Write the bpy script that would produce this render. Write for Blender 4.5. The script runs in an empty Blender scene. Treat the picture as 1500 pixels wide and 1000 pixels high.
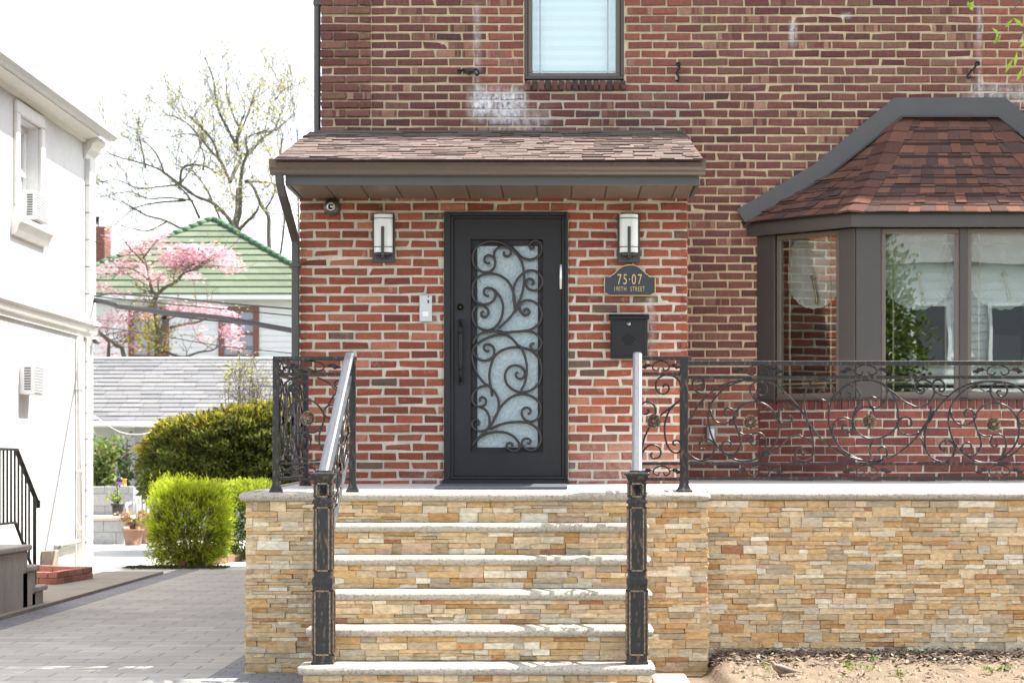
import bpy, math, random
import numpy as np
from mathutils import Vector, Matrix
R = random.Random(7)
U = R.uniform
sc = bpy.context.scene
COL = sc.collection
F, CX, CY, CH = 2780.0, 815.0, 676.0, 1.33      # focal length in photo pixels, principal point, eye height

def PX(px, D): return (px-CX)*D/F
def PZ(py, D): return CH+(CY-py)*D/F
def P(px, py, D): return (PX(px, D), D, PZ(py, D))

# ------------------------------------------------------------------ mesh builder
class MB:
    def __init__(s, tf=None):
        s.v = []; s.f = []; s.c = []; s.sm = []; s.tf = tf; s.col = (1, 1, 1); s.smooth = False
    def add(s, vs, fs, col=None, smooth=None):
        b = len(s.v)
        s.v.extend([s.tf(*p) for p in vs] if s.tf else [tuple(p) for p in vs])
        c = col or s.col; m = s.smooth if smooth is None else smooth
        for f in fs:
            s.f.append([b+i for i in f]); s.c.append(c); s.sm.append(m)
    def box(s, x0, x1, y0, y1, z0, z1, col=None, bev=0.0):
        if bev > 0:
            return s.bbox(x0, x1, y0, y1, z0, z1, bev, col)
        v = [(x0,y0,z0),(x1,y0,z0),(x1,y1,z0),(x0,y1,z0),(x0,y0,z1),(x1,y0,z1),(x1,y1,z1),(x0,y1,z1)]
        s.add(v, [(0,3,2,1),(4,5,6,7),(0,1,5,4),(1,2,6,5),(2,3,7,6),(3,0,4,7)], col, False)
    def bbox(s, x0, x1, y0, y1, z0, z1, b, col=None):     # chamfered box
        b = min(b, (x1-x0)*.45, (y1-y0)*.45, (z1-z0)*.45)
        X = (x0, x1); Y = (y0, y1); Z = (z0, z1); sg = (1, -1); v = []; ix = {}
        for i in (0,1):
            for j in (0,1):
                for k in (0,1):
                    ix[i,j,k] = len(v)
                    v += [(X[i], Y[j]+sg[j]*b, Z[k]+sg[k]*b), (X[i]+sg[i]*b, Y[j], Z[k]+sg[k]*b), (X[i]+sg[i]*b, Y[j]+sg[j]*b, Z[k])]
        f = []
        for i in (0,1):
            f.append([ix[i,0,0], ix[i,1,0], ix[i,1,1], ix[i,0,1]])
            f.append([ix[0,i,0]+1, ix[1,i,0]+1, ix[1,i,1]+1, ix[0,i,1]+1])
            f.append([ix[0,0,i]+2, ix[1,0,i]+2, ix[1,1,i]+2, ix[0,1,i]+2])
            for j in (0,1):
                f.append([ix[0,i,j]+1, ix[1,i,j]+1, ix[1,i,j]+2, ix[0,i,j]+2])
                f.append([ix[i,0,j], ix[i,1,j], ix[i,1,j]+2, ix[i,0,j]+2])
                f.append([ix[i,j,0], ix[i,j,1], ix[i,j,1]+1, ix[i,j,0]+1])
                for k in (0,1):
                    f.append([ix[i,j,k], ix[i,j,k]+1, ix[i,j,k]+2])
        c = Vector(((x0+x1)/2, (y0+y1)/2, (z0+z1)/2)); g = []
        for q in f:
            a, bb, d = Vector(v[q[0]]), Vector(v[q[1]]), Vector(v[q[2]])
            n = (bb-a).cross(d-a)
            g.append(q if n.dot((a+d)/2-c) > 0 else q[::-1])
        s.add(v, g, col, False)
    def front(s, x0, x1, z0, z1, yf, yb, ch=.004, j=.0015, col=None, chip=0.):   # stone or brick: rough-edged block seen from -y
        q = lambda: U(-j, j)
        v = [(x0,yb,z0),(x1,yb,z0),(x1,yb,z1),(x0,yb,z1)]
        m = yf+ch
        v += [(x0+q(),m,z0+q()),(x1+q(),m,z0+q()),(x1+q(),m,z1+q()),(x0+q(),m,z1+q())]
        v += [(x0+ch+q(),yf+q(),z0+ch+q()),(x1-ch+q(),yf+q(),z0+ch+q()),(x1-ch+q(),yf+q(),z1-ch+q()),(x0+ch+q(),yf+q(),z1-ch+q())]
        while chip and R.random() < chip:          # a knocked-off corner
            i = R.randrange(4); dx = U(.002,.008)*(1 if i in (0,3) else -1); dz = U(.0005,.0032)*(1 if i < 2 else -1)
            for q_ in (4+i, 8+i):
                a = v[q_]; v[q_] = (a[0]+dx, a[1]+(U(0,.004)), a[2]+dz)
        f = [(8,9,10,11)]
        for i in range(4):
            k = (i+1) % 4
            f += [(i,k,4+k,4+i),(4+i,4+k,8+k,8+i)]
        s.add(v, f, col, False)
    def tube(s, pts, r, n=6, col=None, r1=None, cap=True, flat=None):
        pts = [Vector(p) for p in pts]
        pts = [p for i, p in enumerate(pts) if i == 0 or (p-pts[i-1]).length > 1e-6]
        if len(pts) < 2: return
        rings = []; t0 = (pts[1]-pts[0]).normalized()
        a = Vector((0,0,1)) if abs(t0.z) < .9 else Vector((1,0,0))
        nrm = t0.cross(a).normalized()
        if flat is not None: nrm = Vector(flat)
        for i, p in enumerate(pts):
            t = (pts[min(i+1,len(pts)-1)]-pts[max(i-1,0)]).normalized()
            nrm = (nrm-t*nrm.dot(t))
            nrm = nrm.normalized() if nrm.length > 1e-6 else t.orthogonal().normalized()
            b = t.cross(nrm)
            rr = r if r1 is None else r+(r1-r)*i/(len(pts)-1)
            rings.append([p+(nrm*math.cos(2*math.pi*k/n)+b*math.sin(2*math.pi*k/n))*rr for k in range(n)])
        v = [q for rg in rings for q in rg]; f = []
        for i in range(len(rings)-1):
            for k in range(n):
                k2 = (k+1) % n
                f.append((i*n+k, i*n+k2, (i+1)*n+k2, (i+1)*n+k))
        if cap and n > 2:
            f.append(tuple(range(n))[::-1]); f.append(tuple((len(rings)-1)*n+k for k in range(n)))
        s.add(v, f, col, n > 4)
    def lathe(s, prof, c, axis='z', n=20, col=None, smooth=True):   # prof: (radius, height)
        v = []; f = []
        for r, h in prof:
            for k in range(n):
                a = 2*math.pi*k/n; x, y = r*math.cos(a), r*math.sin(a)
                v.append({'z':(c[0]+x,c[1]+y,c[2]+h), 'y':(c[0]+x,c[1]+h,c[2]+y), 'x':(c[0]+h,c[1]+x,c[2]+y)}[axis])
        for i in range(len(prof)-1):
            for k in range(n):
                f.append((i*n+k, i*n+(k+1)%n, (i+1)*n+(k+1)%n, (i+1)*n+k))
        f.append(tuple(range(n))); f.append(tuple((len(prof)-1)*n+k for k in range(n)))
        s.add(v, f, col, smooth)
    def prism(s, poly, y0, y1, col=None):            # polygon in x,z extruded in y
        n = len(poly)
        v = [(x,y0,z) for x, z in poly]+[(x,y1,z) for x, z in poly]
        f = [tuple(range(n)), tuple(range(2*n-1, n-1, -1))]+[(i, i+n, (i+1)%n+n, (i+1)%n) for i in range(n)]
        s.add(v, f, col, False)
    def extrude_x(s, prof, x0, x1, col=None, smooth=False):        # profile in y,z swept along x
        n = len(prof)
        v = [(x0,y,z) for y, z in prof]+[(x1,y,z) for y, z in prof]
        f = [tuple(range(n))[::-1], tuple(range(n, 2*n))]
        s.add(v, f, col, False)
        s.add(v, [(i, (i+1)%n, (i+1)%n+n, i+n) for i in range(n)], col, smooth)
    def loft(s, rings, col=None, smooth=True, cap=True):
        n = len(rings[0]); v = [q for r in rings for q in r]; f = []
        for i in range(len(rings)-1):
            for k in range(n):
                f.append((i*n+k, i*n+(k+1)%n, (i+1)*n+(k+1)%n, (i+1)*n+k))
        if cap: f += [tuple(range(n))[::-1], tuple((len(rings)-1)*n+k for k in range(n))]
        s.add(v, f, col, smooth)
    def leaf(s, p, d, w, l, col, up=None, fold=0.):                # one diamond leaf
        d = Vector(d).normalized()
        u = d.cross(Vector(up or (U(-1,1),U(-1,1),U(-1,1))))
        u = u.normalized() if u.length > 1e-4 else d.orthogonal()
        p = Vector(p)
        s.add([p, p+d*l*.5+u*w*.5, p+d*l, p+d*l*.5-u*w*.5], [(0,1,2,3)], col, False)
    def build(s, name, mat, parent=None, loc=None):
        me = bpy.data.meshes.new(name)
        v = s.v
        if loc: v = [(a-loc[0], b-loc[1], c-loc[2]) for a, b, c in v]
        me.from_pydata([tuple(p) for p in v], [], s.f)
        at = me.color_attributes.new('col', 'FLOAT_COLOR', 'CORNER')
        arr = np.empty((len(me.loops), 4), dtype=np.float32); k = 0
        for f, c in zip(s.f, s.c):
            arr[k:k+len(f), :3] = c[:3]; k += len(f)
        arr[:, 3] = 1
        at.data.foreach_set('color', arr.ravel())
        me.polygons.foreach_set('use_smooth', s.sm)
        me.materials.append(mat); me.update()
        o = bpy.data.objects.new(name, me); COL.objects.link(o)
        if parent: o.parent = parent
        if loc: o.location = loc
        return o

def catmull(pts, n=6, closed=False):
    p = [Vector(q) for q in pts]
    if len(p) < 3: return p
    out = []
    for i in range(len(p)-1):
        a = p[i-1] if i else p[0]*2-p[1]; b = p[i]; c = p[i+1]; d = p[i+2] if i+2 < len(p) else c*2-b
        for k in range(n):
            t = k/n
            out.append(.5*((2*b)+(c-a)*t+(2*a-5*b+4*c-d)*t*t+(3*b-a-3*c+d)*t**3))
    out.append(p[-1])
    return out

def tag(o, label, cat, group=None, kind=None):
    o['label'] = label; o['category'] = cat
    if group: o['group'] = group
    if kind: o['kind'] = kind
    return o
def thing(name, label, cat, loc=(0,0,0), group=None):
    o = bpy.data.objects.new(name, None); COL.objects.link(o); o.location = loc; o.empty_display_size = .1
    WORLD[o.name] = Vector(loc)
    return tag(o, label, cat, group)
WORLD = {}
def part(mb, name, mat, parent, label=None):
    """build world-space geometry as a child of parent (parents are never rotated)"""
    off = Vector((0,0,0)); q = parent
    while q: off += q.location; q = q.parent
    o = mb.build(name, mat)
    o.data.transform(Matrix.Translation(-off)); o.parent = parent
    if label: o['label'] = label
    return o
def struct(mb, name, mat):
    o = mb.build(name, mat); o['kind'] = 'structure'; return o
def solo(mb, name, mat, label, cat, group=None, loc=None, kind=None):
    if loc is None:
        a = np.array(mb.v); loc = tuple(float(t) for t in ((a[:,0].min()+a[:,0].max())/2, (a[:,1].min()+a[:,1].max())/2, a[:,2].min()))
    return tag(mb.build(name, mat, None, loc), label, cat, group, kind)

# ------------------------------------------------------------------ materials
def mat(name, col=(.5,.5,.5), rough=.6, metal=0., attr=False, var=.0, vscale=8., bump=0., bscale=60., bdist=.004,
        stretch=None, spec=.5, col2=None, thr=(.45,.6), detail=5, trans=0., coat=0., fine=0.):
    m = bpy.data.materials.new(name); m.use_nodes = True
    nt = m.node_tree; N = nt.nodes; L = nt.links; b = N['Principled BSDF']
    b.inputs['Roughness'].default_value = rough; b.inputs['Metallic'].default_value = metal
    b.inputs['Specular IOR Level'].default_value = spec; b.inputs['Coat Weight'].default_value = coat
    tc = N.new('ShaderNodeTexCoord'); vec = tc.outputs['Object']
    if stretch:
        mp = N.new('ShaderNodeMapping'); mp.inputs['Scale'].default_value = stretch
        L.new(vec, mp.inputs['Vector']); vec = mp.outputs['Vector']
    if attr:
        a = N.new('ShaderNodeAttribute'); a.attribute_name = 'col'; c = a.outputs['Color']
    else:
        rgb = N.new('ShaderNodeRGB'); rgb.outputs[0].default_value = (*col, 1); c = rgb.outputs[0]
    def noise(scale, det=5, rgh=.6):
        n = N.new('ShaderNodeTexNoise'); n.inputs['Scale'].default_value = scale
        n.inputs['Detail'].default_value = det; n.inputs['Roughness'].default_value = rgh
        L.new(vec, n.inputs['Vector']); return n.outputs['Fac']
    def ramp(fac, a, b_, va=0., vb=1.):
        r = N.new('ShaderNodeMapRange'); r.inputs['From Min'].default_value = a; r.inputs['From Max'].default_value = b_
        r.inputs['To Min'].default_value = va; r.inputs['To Max'].default_value = vb
        L.new(fac, r.inputs['Value']); return r.outputs['Result']
    def mix(fac, c1, c2, mode='MIX'):
        x = N.new('ShaderNodeMix'); x.data_type = 'RGBA'; x.blend_type = mode
        if isinstance(fac, float): x.inputs[0].default_value = fac
        else: L.new(fac, x.inputs[0])
        for i, q in ((6, c1), (7, c2)):
            if isinstance(q, tuple): x.inputs[i].default_value = (*q, 1)
            else: L.new(q, x.inputs[i])
        return x.outputs[2]
    def mul(c1, f):
        x = N.new('ShaderNodeVectorMath'); x.operation = 'SCALE'; L.new(c1, x.inputs[0]); L.new(f, x.inputs['Scale']); return x.outputs[0]
    if col2 is not None:
        c = mix(ramp(noise(vscale, detail), *thr), c, col2)
    if var > 0:
        c = mul(c, ramp(noise(vscale*1.7+1, detail), .25, .75, 1-var, 1+var))
    if fine > 0:
        c = mul(c, ramp(noise(vscale*14, 3), .3, .7, 1-fine, 1+fine))
    L.new(c, b.inputs['Base Color'])
    if bump > 0:
        bp = N.new('ShaderNodeBump'); bp.inputs['Strength'].default_value = bump; bp.inputs['Distance'].default_value = bdist
        L.new(noise(bscale, 6, .65), bp.inputs['Height']); L.new(bp.outputs['Normal'], b.inputs['Normal'])
    if trans > 0:
        t = N.new('ShaderNodeBsdfTranslucent'); L.new(c, t.inputs['Color'])
        ms = N.new('ShaderNodeMixShader'); ms.inputs[0].default_value = trans
        L.new(b.outputs[0], ms.inputs[1]); L.new(t.outputs[0], ms.inputs[2])
        L.new(ms.outputs[0], N['Material Output'].inputs['Surface'])
    m['h'] = 1
    m_helpers[name] = (nt, N, L, b, c, noise, ramp, mix, mul, vec, tc)
    return m
m_helpers = {}

M = {}
M['brick'] = mat('dark_wall_brick', attr=True, rough=.85, var=.28, vscale=30, bump=.6, bscale=160, bdist=.003, stretch=(1,1,.5), spec=.25, fine=.12)
M['redbrick'] = mat('red_brick', attr=True, rough=.85, var=.22, vscale=22, bump=.6, bscale=140, bdist=.003, spec=.25, fine=.1)
M['mortar'] = mat('buff_mortar', (.49,.395,.255), .95, var=.2, vscale=9, bump=.5, bscale=180, spec=.2)
M['mortar2'] = mat('grey_mortar', (.52,.475,.39), .95, var=.18, vscale=7, bump=.5, bscale=180, spec=.2)
M['bronze'] = mat('bronze_trim', (.052,.046,.042), .42, var=.08, vscale=3, bump=.05, bscale=90)
M['trim'] = mat('grey_bronze_trim', (.068,.065,.063), .4, var=.08, vscale=3)
M['soffit'] = mat('soffit_brown', (.125,.09,.065), .45, var=.1, vscale=4)
M['sash'] = mat('sash_taupe', (.125,.098,.078), .4, var=.06, vscale=5)
M['shingle'] = mat('asphalt_shingle', attr=True, rough=.95, var=.25, vscale=60, bump=.7, bscale=500, spec=.15, fine=.25)
M['door'] = mat('door_charcoal', (.017,.0165,.018), .5, spec=.3, var=.1, vscale=4, bump=.04, bscale=250)
M['grille'] = mat('grille_black', (.026,.023,.022), .45)
M['iron'] = mat('black_iron', (.011,.011,.012), .42, spec=.3, bump=.05, bscale=200)
M['stone'] = mat('ledge_stone', attr=True, rough=.85, var=.3, vscale=14, bump=1.0, bscale=38, bdist=.012, stretch=(1,1,2.2), spec=.25, fine=.14)
M['granite'] = mat('cream_granite', (.44,.395,.32), .85, var=.12, vscale=75, bump=1., bscale=70, bdist=.010, col2=(.24,.20,.155), thr=(.5,.66), spec=.25, fine=.2)
M['slab'] = mat('porch_floor_stone', (.52,.49,.44), .8, var=.1, vscale=3, bump=.2, bscale=90)
M['bronzed'] = mat('antiqued_iron', (.027,.026,.026), .36, .5, col2=(.19,.125,.082), thr=(.54,.76), vscale=55, stretch=(1,1,.3), bump=.25, bscale=120)
M['bright'] = mat('rubbed_bronze', (.12,.085,.058), .36, .6, col2=(.36,.26,.18), thr=(.4,.7), vscale=70)
M['rail'] = mat('handrail_steel', (.15,.155,.165), .38, .7, var=.15, vscale=14, stretch=(3,.3,1))
M['white'] = mat('white_stucco', (.66,.66,.652), .95, var=.05, vscale=1.2, bump=.6, bscale=90, bdist=.006, fine=.04)
M['whitetrim'] = mat('white_trim', (.68,.665,.63), .6, var=.06, vscale=3)
M['plastic'] = mat('white_plastic', (.74,.74,.73), .45, var=.03)
M['concrete'] = mat('old_concrete', (.40,.37,.33), .9, var=.25, vscale=2.5, bump=.4, bscale=60, stretch=(1,1,.4), col2=(.27,.25,.225), thr=(.45,.7))
M['paleconc'] = mat('pale_concrete', (.5,.48,.44), .9, var=.12, vscale=1.2, bump=.2, bscale=60)
M['tanconc'] = mat('tan_concrete', (.25,.22,.18), .92, var=.18, vscale=1.4, bump=.3, bscale=70)
M['block'] = mat('grey_block', attr=True, rough=.95, var=.15, vscale=8, bump=.5, bscale=90)
M['greenroof'] = mat('green_shingle', attr=True, rough=.9, var=.12, vscale=5, bump=.3, bscale=40)
M['greyroof'] = mat('grey_shingle', attr=True, rough=.92, var=.12, vscale=9, bump=.3, bscale=60)
M['siding'] = mat('pale_siding', (.62,.62,.62), .7, var=.04, vscale=1.5)
M['redwood'] = mat('brown_red_frame', (.16,.06,.045), .6)
M['darkglass'] = mat('dark_pane', (.05,.055,.065), .08)
M['leaf'] = mat('leaf', attr=True, rough=.7, var=.0, trans=.35, spec=.12)
M['petal'] = mat('petal', attr=True, rough=.6, trans=.35, spec=.2)
M['bark'] = mat('bark', (.12,.10,.08), .95, var=.3, vscale=12, bump=.8, bscale=30, bdist=.02)
M['palebark'] = mat('pale_bark', (.125,.11,.09), .95, var=.3, vscale=8, bump=.6, bscale=20, bdist=.02)
M['soil'] = mat('sandy_soil', (.16,.116,.074), .95, var=.22, vscale=6, bump=.8, bscale=40, bdist=.02, col2=(.12,.087,.056), thr=(.5,.7))
M['litter'] = mat('leaf_litter', attr=True, rough=.9)
M['asphalt'] = mat('asphalt', (.06,.06,.06), .9, var=.15, vscale=6, bump=.4, bscale=120)
M['walk'] = mat('sidewalk', (.42,.40,.37), .9, var=.1, vscale=2, bump=.2, bscale=80)
M['lawn'] = mat('lawn', (.06,.085,.03), .95, var=.3, vscale=3, bump=.8, bscale=40, bdist=.03)
M['terracotta'] = mat('terracotta', (.27,.155,.105), .85, var=.15, vscale=8)
M['blackplastic'] = mat('black_plastic', (.018,.018,.02), .45)
M['cable'] = mat('cable_black', (.022,.024,.028), .5)
M['plaque'] = mat('plaque_black', (.025,.03,.037), .5, bump=.3, bscale=300, bdist=.001)
M['gold'] = mat('plaque_gold', (.55,.40,.17), .4, .5)
M['chrome'] = mat('satin_nickel', (.62,.61,.58), .28, .9)
M['brass'] = mat('aged_brass', (.32,.24,.12), .35, .9)
M['frost'] = mat('opal_glass', (.74,.755,.73), .25, spec=.5, coat=.3)
M['lampmetal'] = mat('lamp_bronze', (.055,.05,.048), .45, .3)
M['blind'] = mat('white_blind', (.80,.82,.82), .6)
M['purple'] = mat('lilac_plastic', (.42,.22,.55), .5)
M['yellow'] = mat('amber_plastic', (.62,.33,.03), .5)
M['teal'] = mat('teal_metal', (.12,.36,.33), .5)
M['feather'] = mat('feather', attr=True, rough=.8, var=.15, vscale=60)
M['fabric'] = mat('doormat_fibre', (.055,.06,.075), .95, var=.2, vscale=50, bump=.6, bscale=300)
M['acgrille'] = mat('grille_grey', (.10,.105,.115), .6)
M['muntin'] = mat('muntin_tan', (.30,.235,.16), .5)
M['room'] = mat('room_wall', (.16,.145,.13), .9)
M['pinkstone'] = mat('flagstone', (.45,.36,.31), .85, var=.12, vscale=6, bump=.4, bscale=60)
M['darkedge'] = mat('edging_brick', (.2,.105,.08), .9, var=.25, vscale=9, bump=.5, bscale=70)

# paving: courses of pavers drawn in the surface
def paver(name, c1, c2, mort, w, h, ms, sq=1.0, off=.5, rot=0.):
    m = mat(name, (1,1,1), .85, bump=.0)
    nt, N, L, b, c, noise, ramp, mix, mul, vec, tc = m_helpers[name]
    mp = N.new('ShaderNodeMapping'); mp.inputs['Rotation'].default_value = (0,0,rot)
    L.new(tc.outputs['Object'], mp.inputs['Vector'])
    t = N.new('ShaderNodeTexBrick'); L.new(mp.outputs['Vector'], t.inputs['Vector'])
    t.inputs['Color1'].default_value = (*c1,1); t.inputs['Color2'].default_value = (*c2,1); t.inputs['Mortar'].default_value = (*mort,1)
    t.inputs['Scale'].default_value = 1; t.inputs['Brick Width'].default_value = w; t.inputs['Row Height'].default_value = h
    t.inputs['Mortar Size'].default_value = ms; t.inputs['Mortar Smooth'].default_value = .3; t.offset = off; t.squash = sq
    cc = mul(t.outputs['Color'], ramp(noise(1.3, 6), .25, .75, .82, 1.16))
    cc = mul(cc, ramp(noise(60, 4), .3, .7, .9, 1.1))
    L.new(cc, b.inputs['Base Color'])
    bp = N.new('ShaderNodeBump'); bp.inputs['Strength'].default_value = .7; bp.inputs['Distance'].default_value = .006; bp.invert = True
    L.new(t.outputs['Fac'], bp.inputs['Height']); L.new(bp.outputs['Normal'], b.inputs['Normal'])
    return m
M['paver'] = paver('driveway_pavers', (.335,.306,.265), (.405,.37,.322), (.195,.178,.155), .42, .21, .007)
M['paverdark'] = paver('charcoal_pavers', (.17,.168,.175), (.22,.215,.22), (.09,.09,.09), .2, .1, .005)

# wall stains: lime bloom under the upper window and old paint streaks
def stain(m, spots):
    nt, N, L, b, c, noise, ramp, mix, mul, vec, tc = m_helpers[m.name]
    sep = N.new('ShaderNodeSeparateXYZ'); L.new(tc.outputs['Object'], sep.inputs[0])
    def band(out, a0, a1, soft):
        u = N.new('ShaderNodeMath'); u.operation = 'SUBTRACT'; L.new(out, u.inputs[0]); u.inputs[1].default_value = (a0+a1)/2
        v = N.new('ShaderNodeMath'); v.operation = 'ABSOLUTE'; L.new(u.outputs[0], v.inputs[0])
        return ramp(v.outputs[0], (a1-a0)/2-soft, (a1-a0)/2+soft, 1., 0.)
    src = b.inputs['Base Color'].links[0].from_socket
    for x0, x1, z0, z1, soft, k, col in spots:
        p = N.new('ShaderNodeMath'); p.operation = 'MULTIPLY'
        L.new(band(sep.outputs['X'], x0-2, x1-2, soft), p.inputs[0]); L.new(band(sep.outputs['Z'], z0, z1, soft*1.4), p.inputs[1])
        q = N.new('ShaderNodeMath'); q.operation = 'MULTIPLY'; L.new(p.outputs[0], q.inputs[0])
        L.new(ramp(noise(19, 7, .75), .40, .60, k*.12, k), q.inputs[1])
        src = mix(q.outputs[0], src, col)
    L.new(src, b.inputs['Base Color'])
W_ = (.72,.72,.73)
SP = [(PX(690,15), PX(768,15), PZ(170,15), PZ(135,15), .05, 1.3, W_), (PX(695,15), PX(703,15), PZ(140,15), PZ(8,15), .02, .45, W_),
      (PX(720,15), PX(800,15), PZ(192,15), PZ(165,15), .07, .5, W_), (PX(1415,15), PX(1560,15), PZ(146,15), PZ(130,15), .06, .8, W_),
      (PX(1432,15), PX(1437,15), PZ(135,15), PZ(8,15), .015, .5, W_), (PX(1157,15), PX(1166,15), PZ(66,15), PZ(32,15), .02, .75, W_),
      (PX(1232,15), PX(1246,15), PZ(26,15), PZ(20,15), .012, .8, W_)]
stain(M['brick'], SP); G_ = (.43,.42,.39)
stain(M['mortar'], SP+[(PX(1000,15), PX(1120,15), PZ(720,15), PZ(575,15), .12, 1.1, G_), (PX(770,15), PX(1010,15), PZ(200,15), PZ(128,15), .15, .9, G_)])
V = 13.93
SP2 = [(PX(948,V), PX(958,V), PZ(530,V), PZ(432,V), .02, .35, W_), (PX(836,V), PX(1008,V), PZ(712,V), PZ(660,V), .12, .4, (.5,.47,.44)),
       (PX(600,V), PX(652,V), PZ(712,V), PZ(690,V), .08, .35, (.45,.43,.4))]
stain(M['redbrick'], SP2)
def smear(m, scale, lo, hi, k, col):
    nt, N, L, b, c, noise, ramp, mix, mul, vec, tc = m_helpers[m.name]
    src = b.inputs['Base Color'].links[0].from_socket
    L.new(mix(ramp(noise(scale, 7, .72), lo, hi, 0., k), src, col), b.inputs['Base Color'])
smear(M['redbrick'], 9, .60, .72, .6, (.42,.35,.27)); smear(M['redbrick'], 17, .62, .70, .35, (.11,.07,.055))
smear(M['brick'], 11, .64, .74, .45, (.30,.22,.17)); smear(M['stone'], 5, .56, .72, .3, (.60,.36,.14)); smear(M['stone'], 23, .6, .74, .35, (.72,.68,.6))
smear(M['paver'], 2.2, .5, .75, .3, (.42,.37,.31)); smear(M['paver'], .9, .56, .8, .4, (.22,.205,.19)); smear(M['paver'], 7, .66, .74, .5, (.17,.16,.15)); smear(M['tanconc'], 20, .55, .7, .35, (.14,.125,.10))
smear(M['white'], 1.6, .5, .75, .35, (.46,.455,.44))

# window glass: clear pane with a reflection, hammered door glass
def glass(name, tint, refl, rough=.0):
    m = bpy.data.materials.new(name); m.use_nodes = True; nt = m.node_tree; N = nt.nodes; L = nt.links
    N.remove(N['Principled BSDF'])
    t = N.new('ShaderNodeBsdfTransparent'); t.inputs[0].default_value = (*tint,1)
    g = N.new('ShaderNodeBsdfGlossy'); g.inputs['Roughness'].default_value = rough; g.inputs['Color'].default_value = (.92,.97,.95,1)
    x = N.new('ShaderNodeMixShader'); x.inputs[0].default_value = refl
    L.new(t.outputs[0], x.inputs[1]); L.new(g.outputs[0], x.inputs[2]); L.new(x.outputs[0], N['Material Output'].inputs[0])
    # slightly uneven panes bend the reflection
    tc = N.new('ShaderNodeTexCoord'); n = N.new('ShaderNodeTexNoise'); n.inputs['Scale'].default_value = 2.2; n.inputs['Detail'].default_value = 1
    bp = N.new('ShaderNodeBump'); bp.inputs['Strength'].default_value = .1; bp.inputs['Distance'].default_value = .004
    L.new(tc.outputs['Object'], n.inputs['Vector']); L.new(n.outputs['Fac'], bp.inputs['Height']); L.new(bp.outputs['Normal'], g.inputs['Normal'])
    return m
M['glass'] = glass('window_glass', (.88,.92,.9), .22)
M['glass3'] = glass('side_glass', (.88,.92,.9), .11)
M['glass2'] = glass('upper_glass', (.9,.95,.95), .12)
def hammered():
    m = mat('hammered_glass', (.30,.375,.40), .12, spec=.7)
    nt, N, L, b, c, noise, ramp, mix, mul, vec, tc = m_helpers['hammered_glass']
    vo = N.new('ShaderNodeTexVoronoi'); vo.inputs['Scale'].default_value = 55; vo.feature = 'SMOOTH_F1'
    mp = N.new('ShaderNodeMapping'); mp.inputs['Scale'].default_value = (1.3,1,.75); L.new(tc.outputs['Object'], mp.inputs['Vector']); L.new(mp.outputs['Vector'], vo.inputs['Vector'])
    bp = N.new('ShaderNodeBump'); bp.inputs['Strength'].default_value = 1; bp.inputs['Distance'].default_value = .006
    L.new(vo.outputs['Distance'], bp.inputs['Height']); L.new(bp.outputs['Normal'], b.inputs['Normal'])
    return m
M['hammer'] = hammered()
def lace():
    m = mat('lace', (.78,.79,.77), .9)
    nt, N, L, b, c, *_ = m_helpers['lace']
    t = N.new('ShaderNodeBsdfTransparent'); x = N.new('ShaderNodeMixShader'); x.inputs[0].default_value = .88
    tl = N.new('ShaderNodeBsdfTranslucent'); tl.inputs[0].default_value = (.78,.79,.77,1); y = N.new('ShaderNodeMixShader'); y.inputs[0].default_value = .35
    L.new(b.outputs[0], y.inputs[1]); L.new(tl.outputs[0], y.inputs[2])
    L.new(t.outputs[0], x.inputs[1]); L.new(y.outputs[0], x.inputs[2]); L.new(x.outputs[0], N['Material Output'].inputs[0])
    return m
M['lace'] = lace()

# ------------------------------------------------------------------ bricks and stones
def lerp(a, b, t): return a+(b-a)*t
def jit(c, d):
    k = 1+U(-d, d); return tuple(min(.9, max(0, q*k)) for q in c)
DARK = [(.138,.052,.046), (.118,.045,.042), (.152,.060,.050), (.126,.052,.049), (.168,.072,.058), (.145,.062,.053)]
REDS = [(.232,.060,.034), (.265,.070,.039), (.20,.055,.037), (.245,.077,.047), (.28,.083,.049), (.17,.05,.035)]
PINK = [(.21,.075,.058), (.24,.085,.063), (.19,.068,.054)]
def dark_brick(x, z):
    a, b = 815+x*185.3, 676-(z-CH)*185.3
    if b < 135 and (702 < a < 770 or 914 < a < 1000) or (a > 1434 and b < 128):
        return jit(R.choice(PINK), .15)
    if b > 555 and a < 1110: return jit(R.choice([(.19,.062,.045),(.155,.05,.04),(.23,.085,.055)]), .18)
    r = R.random()
    if r < .1: return jit((.17,.085,.062), .15)
    if r < .13: return jit((.088,.042,.041), .15)
    return jit(R.choice(DARK), .16)
def red_brick(x, z):
    r = R.random()
    if r < .04: return jit((.13,.08,.057), .2)
    if r < .11: return jit((.36,.14,.085), .12)
    return jit(R.choice(REDS), .13)
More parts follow.
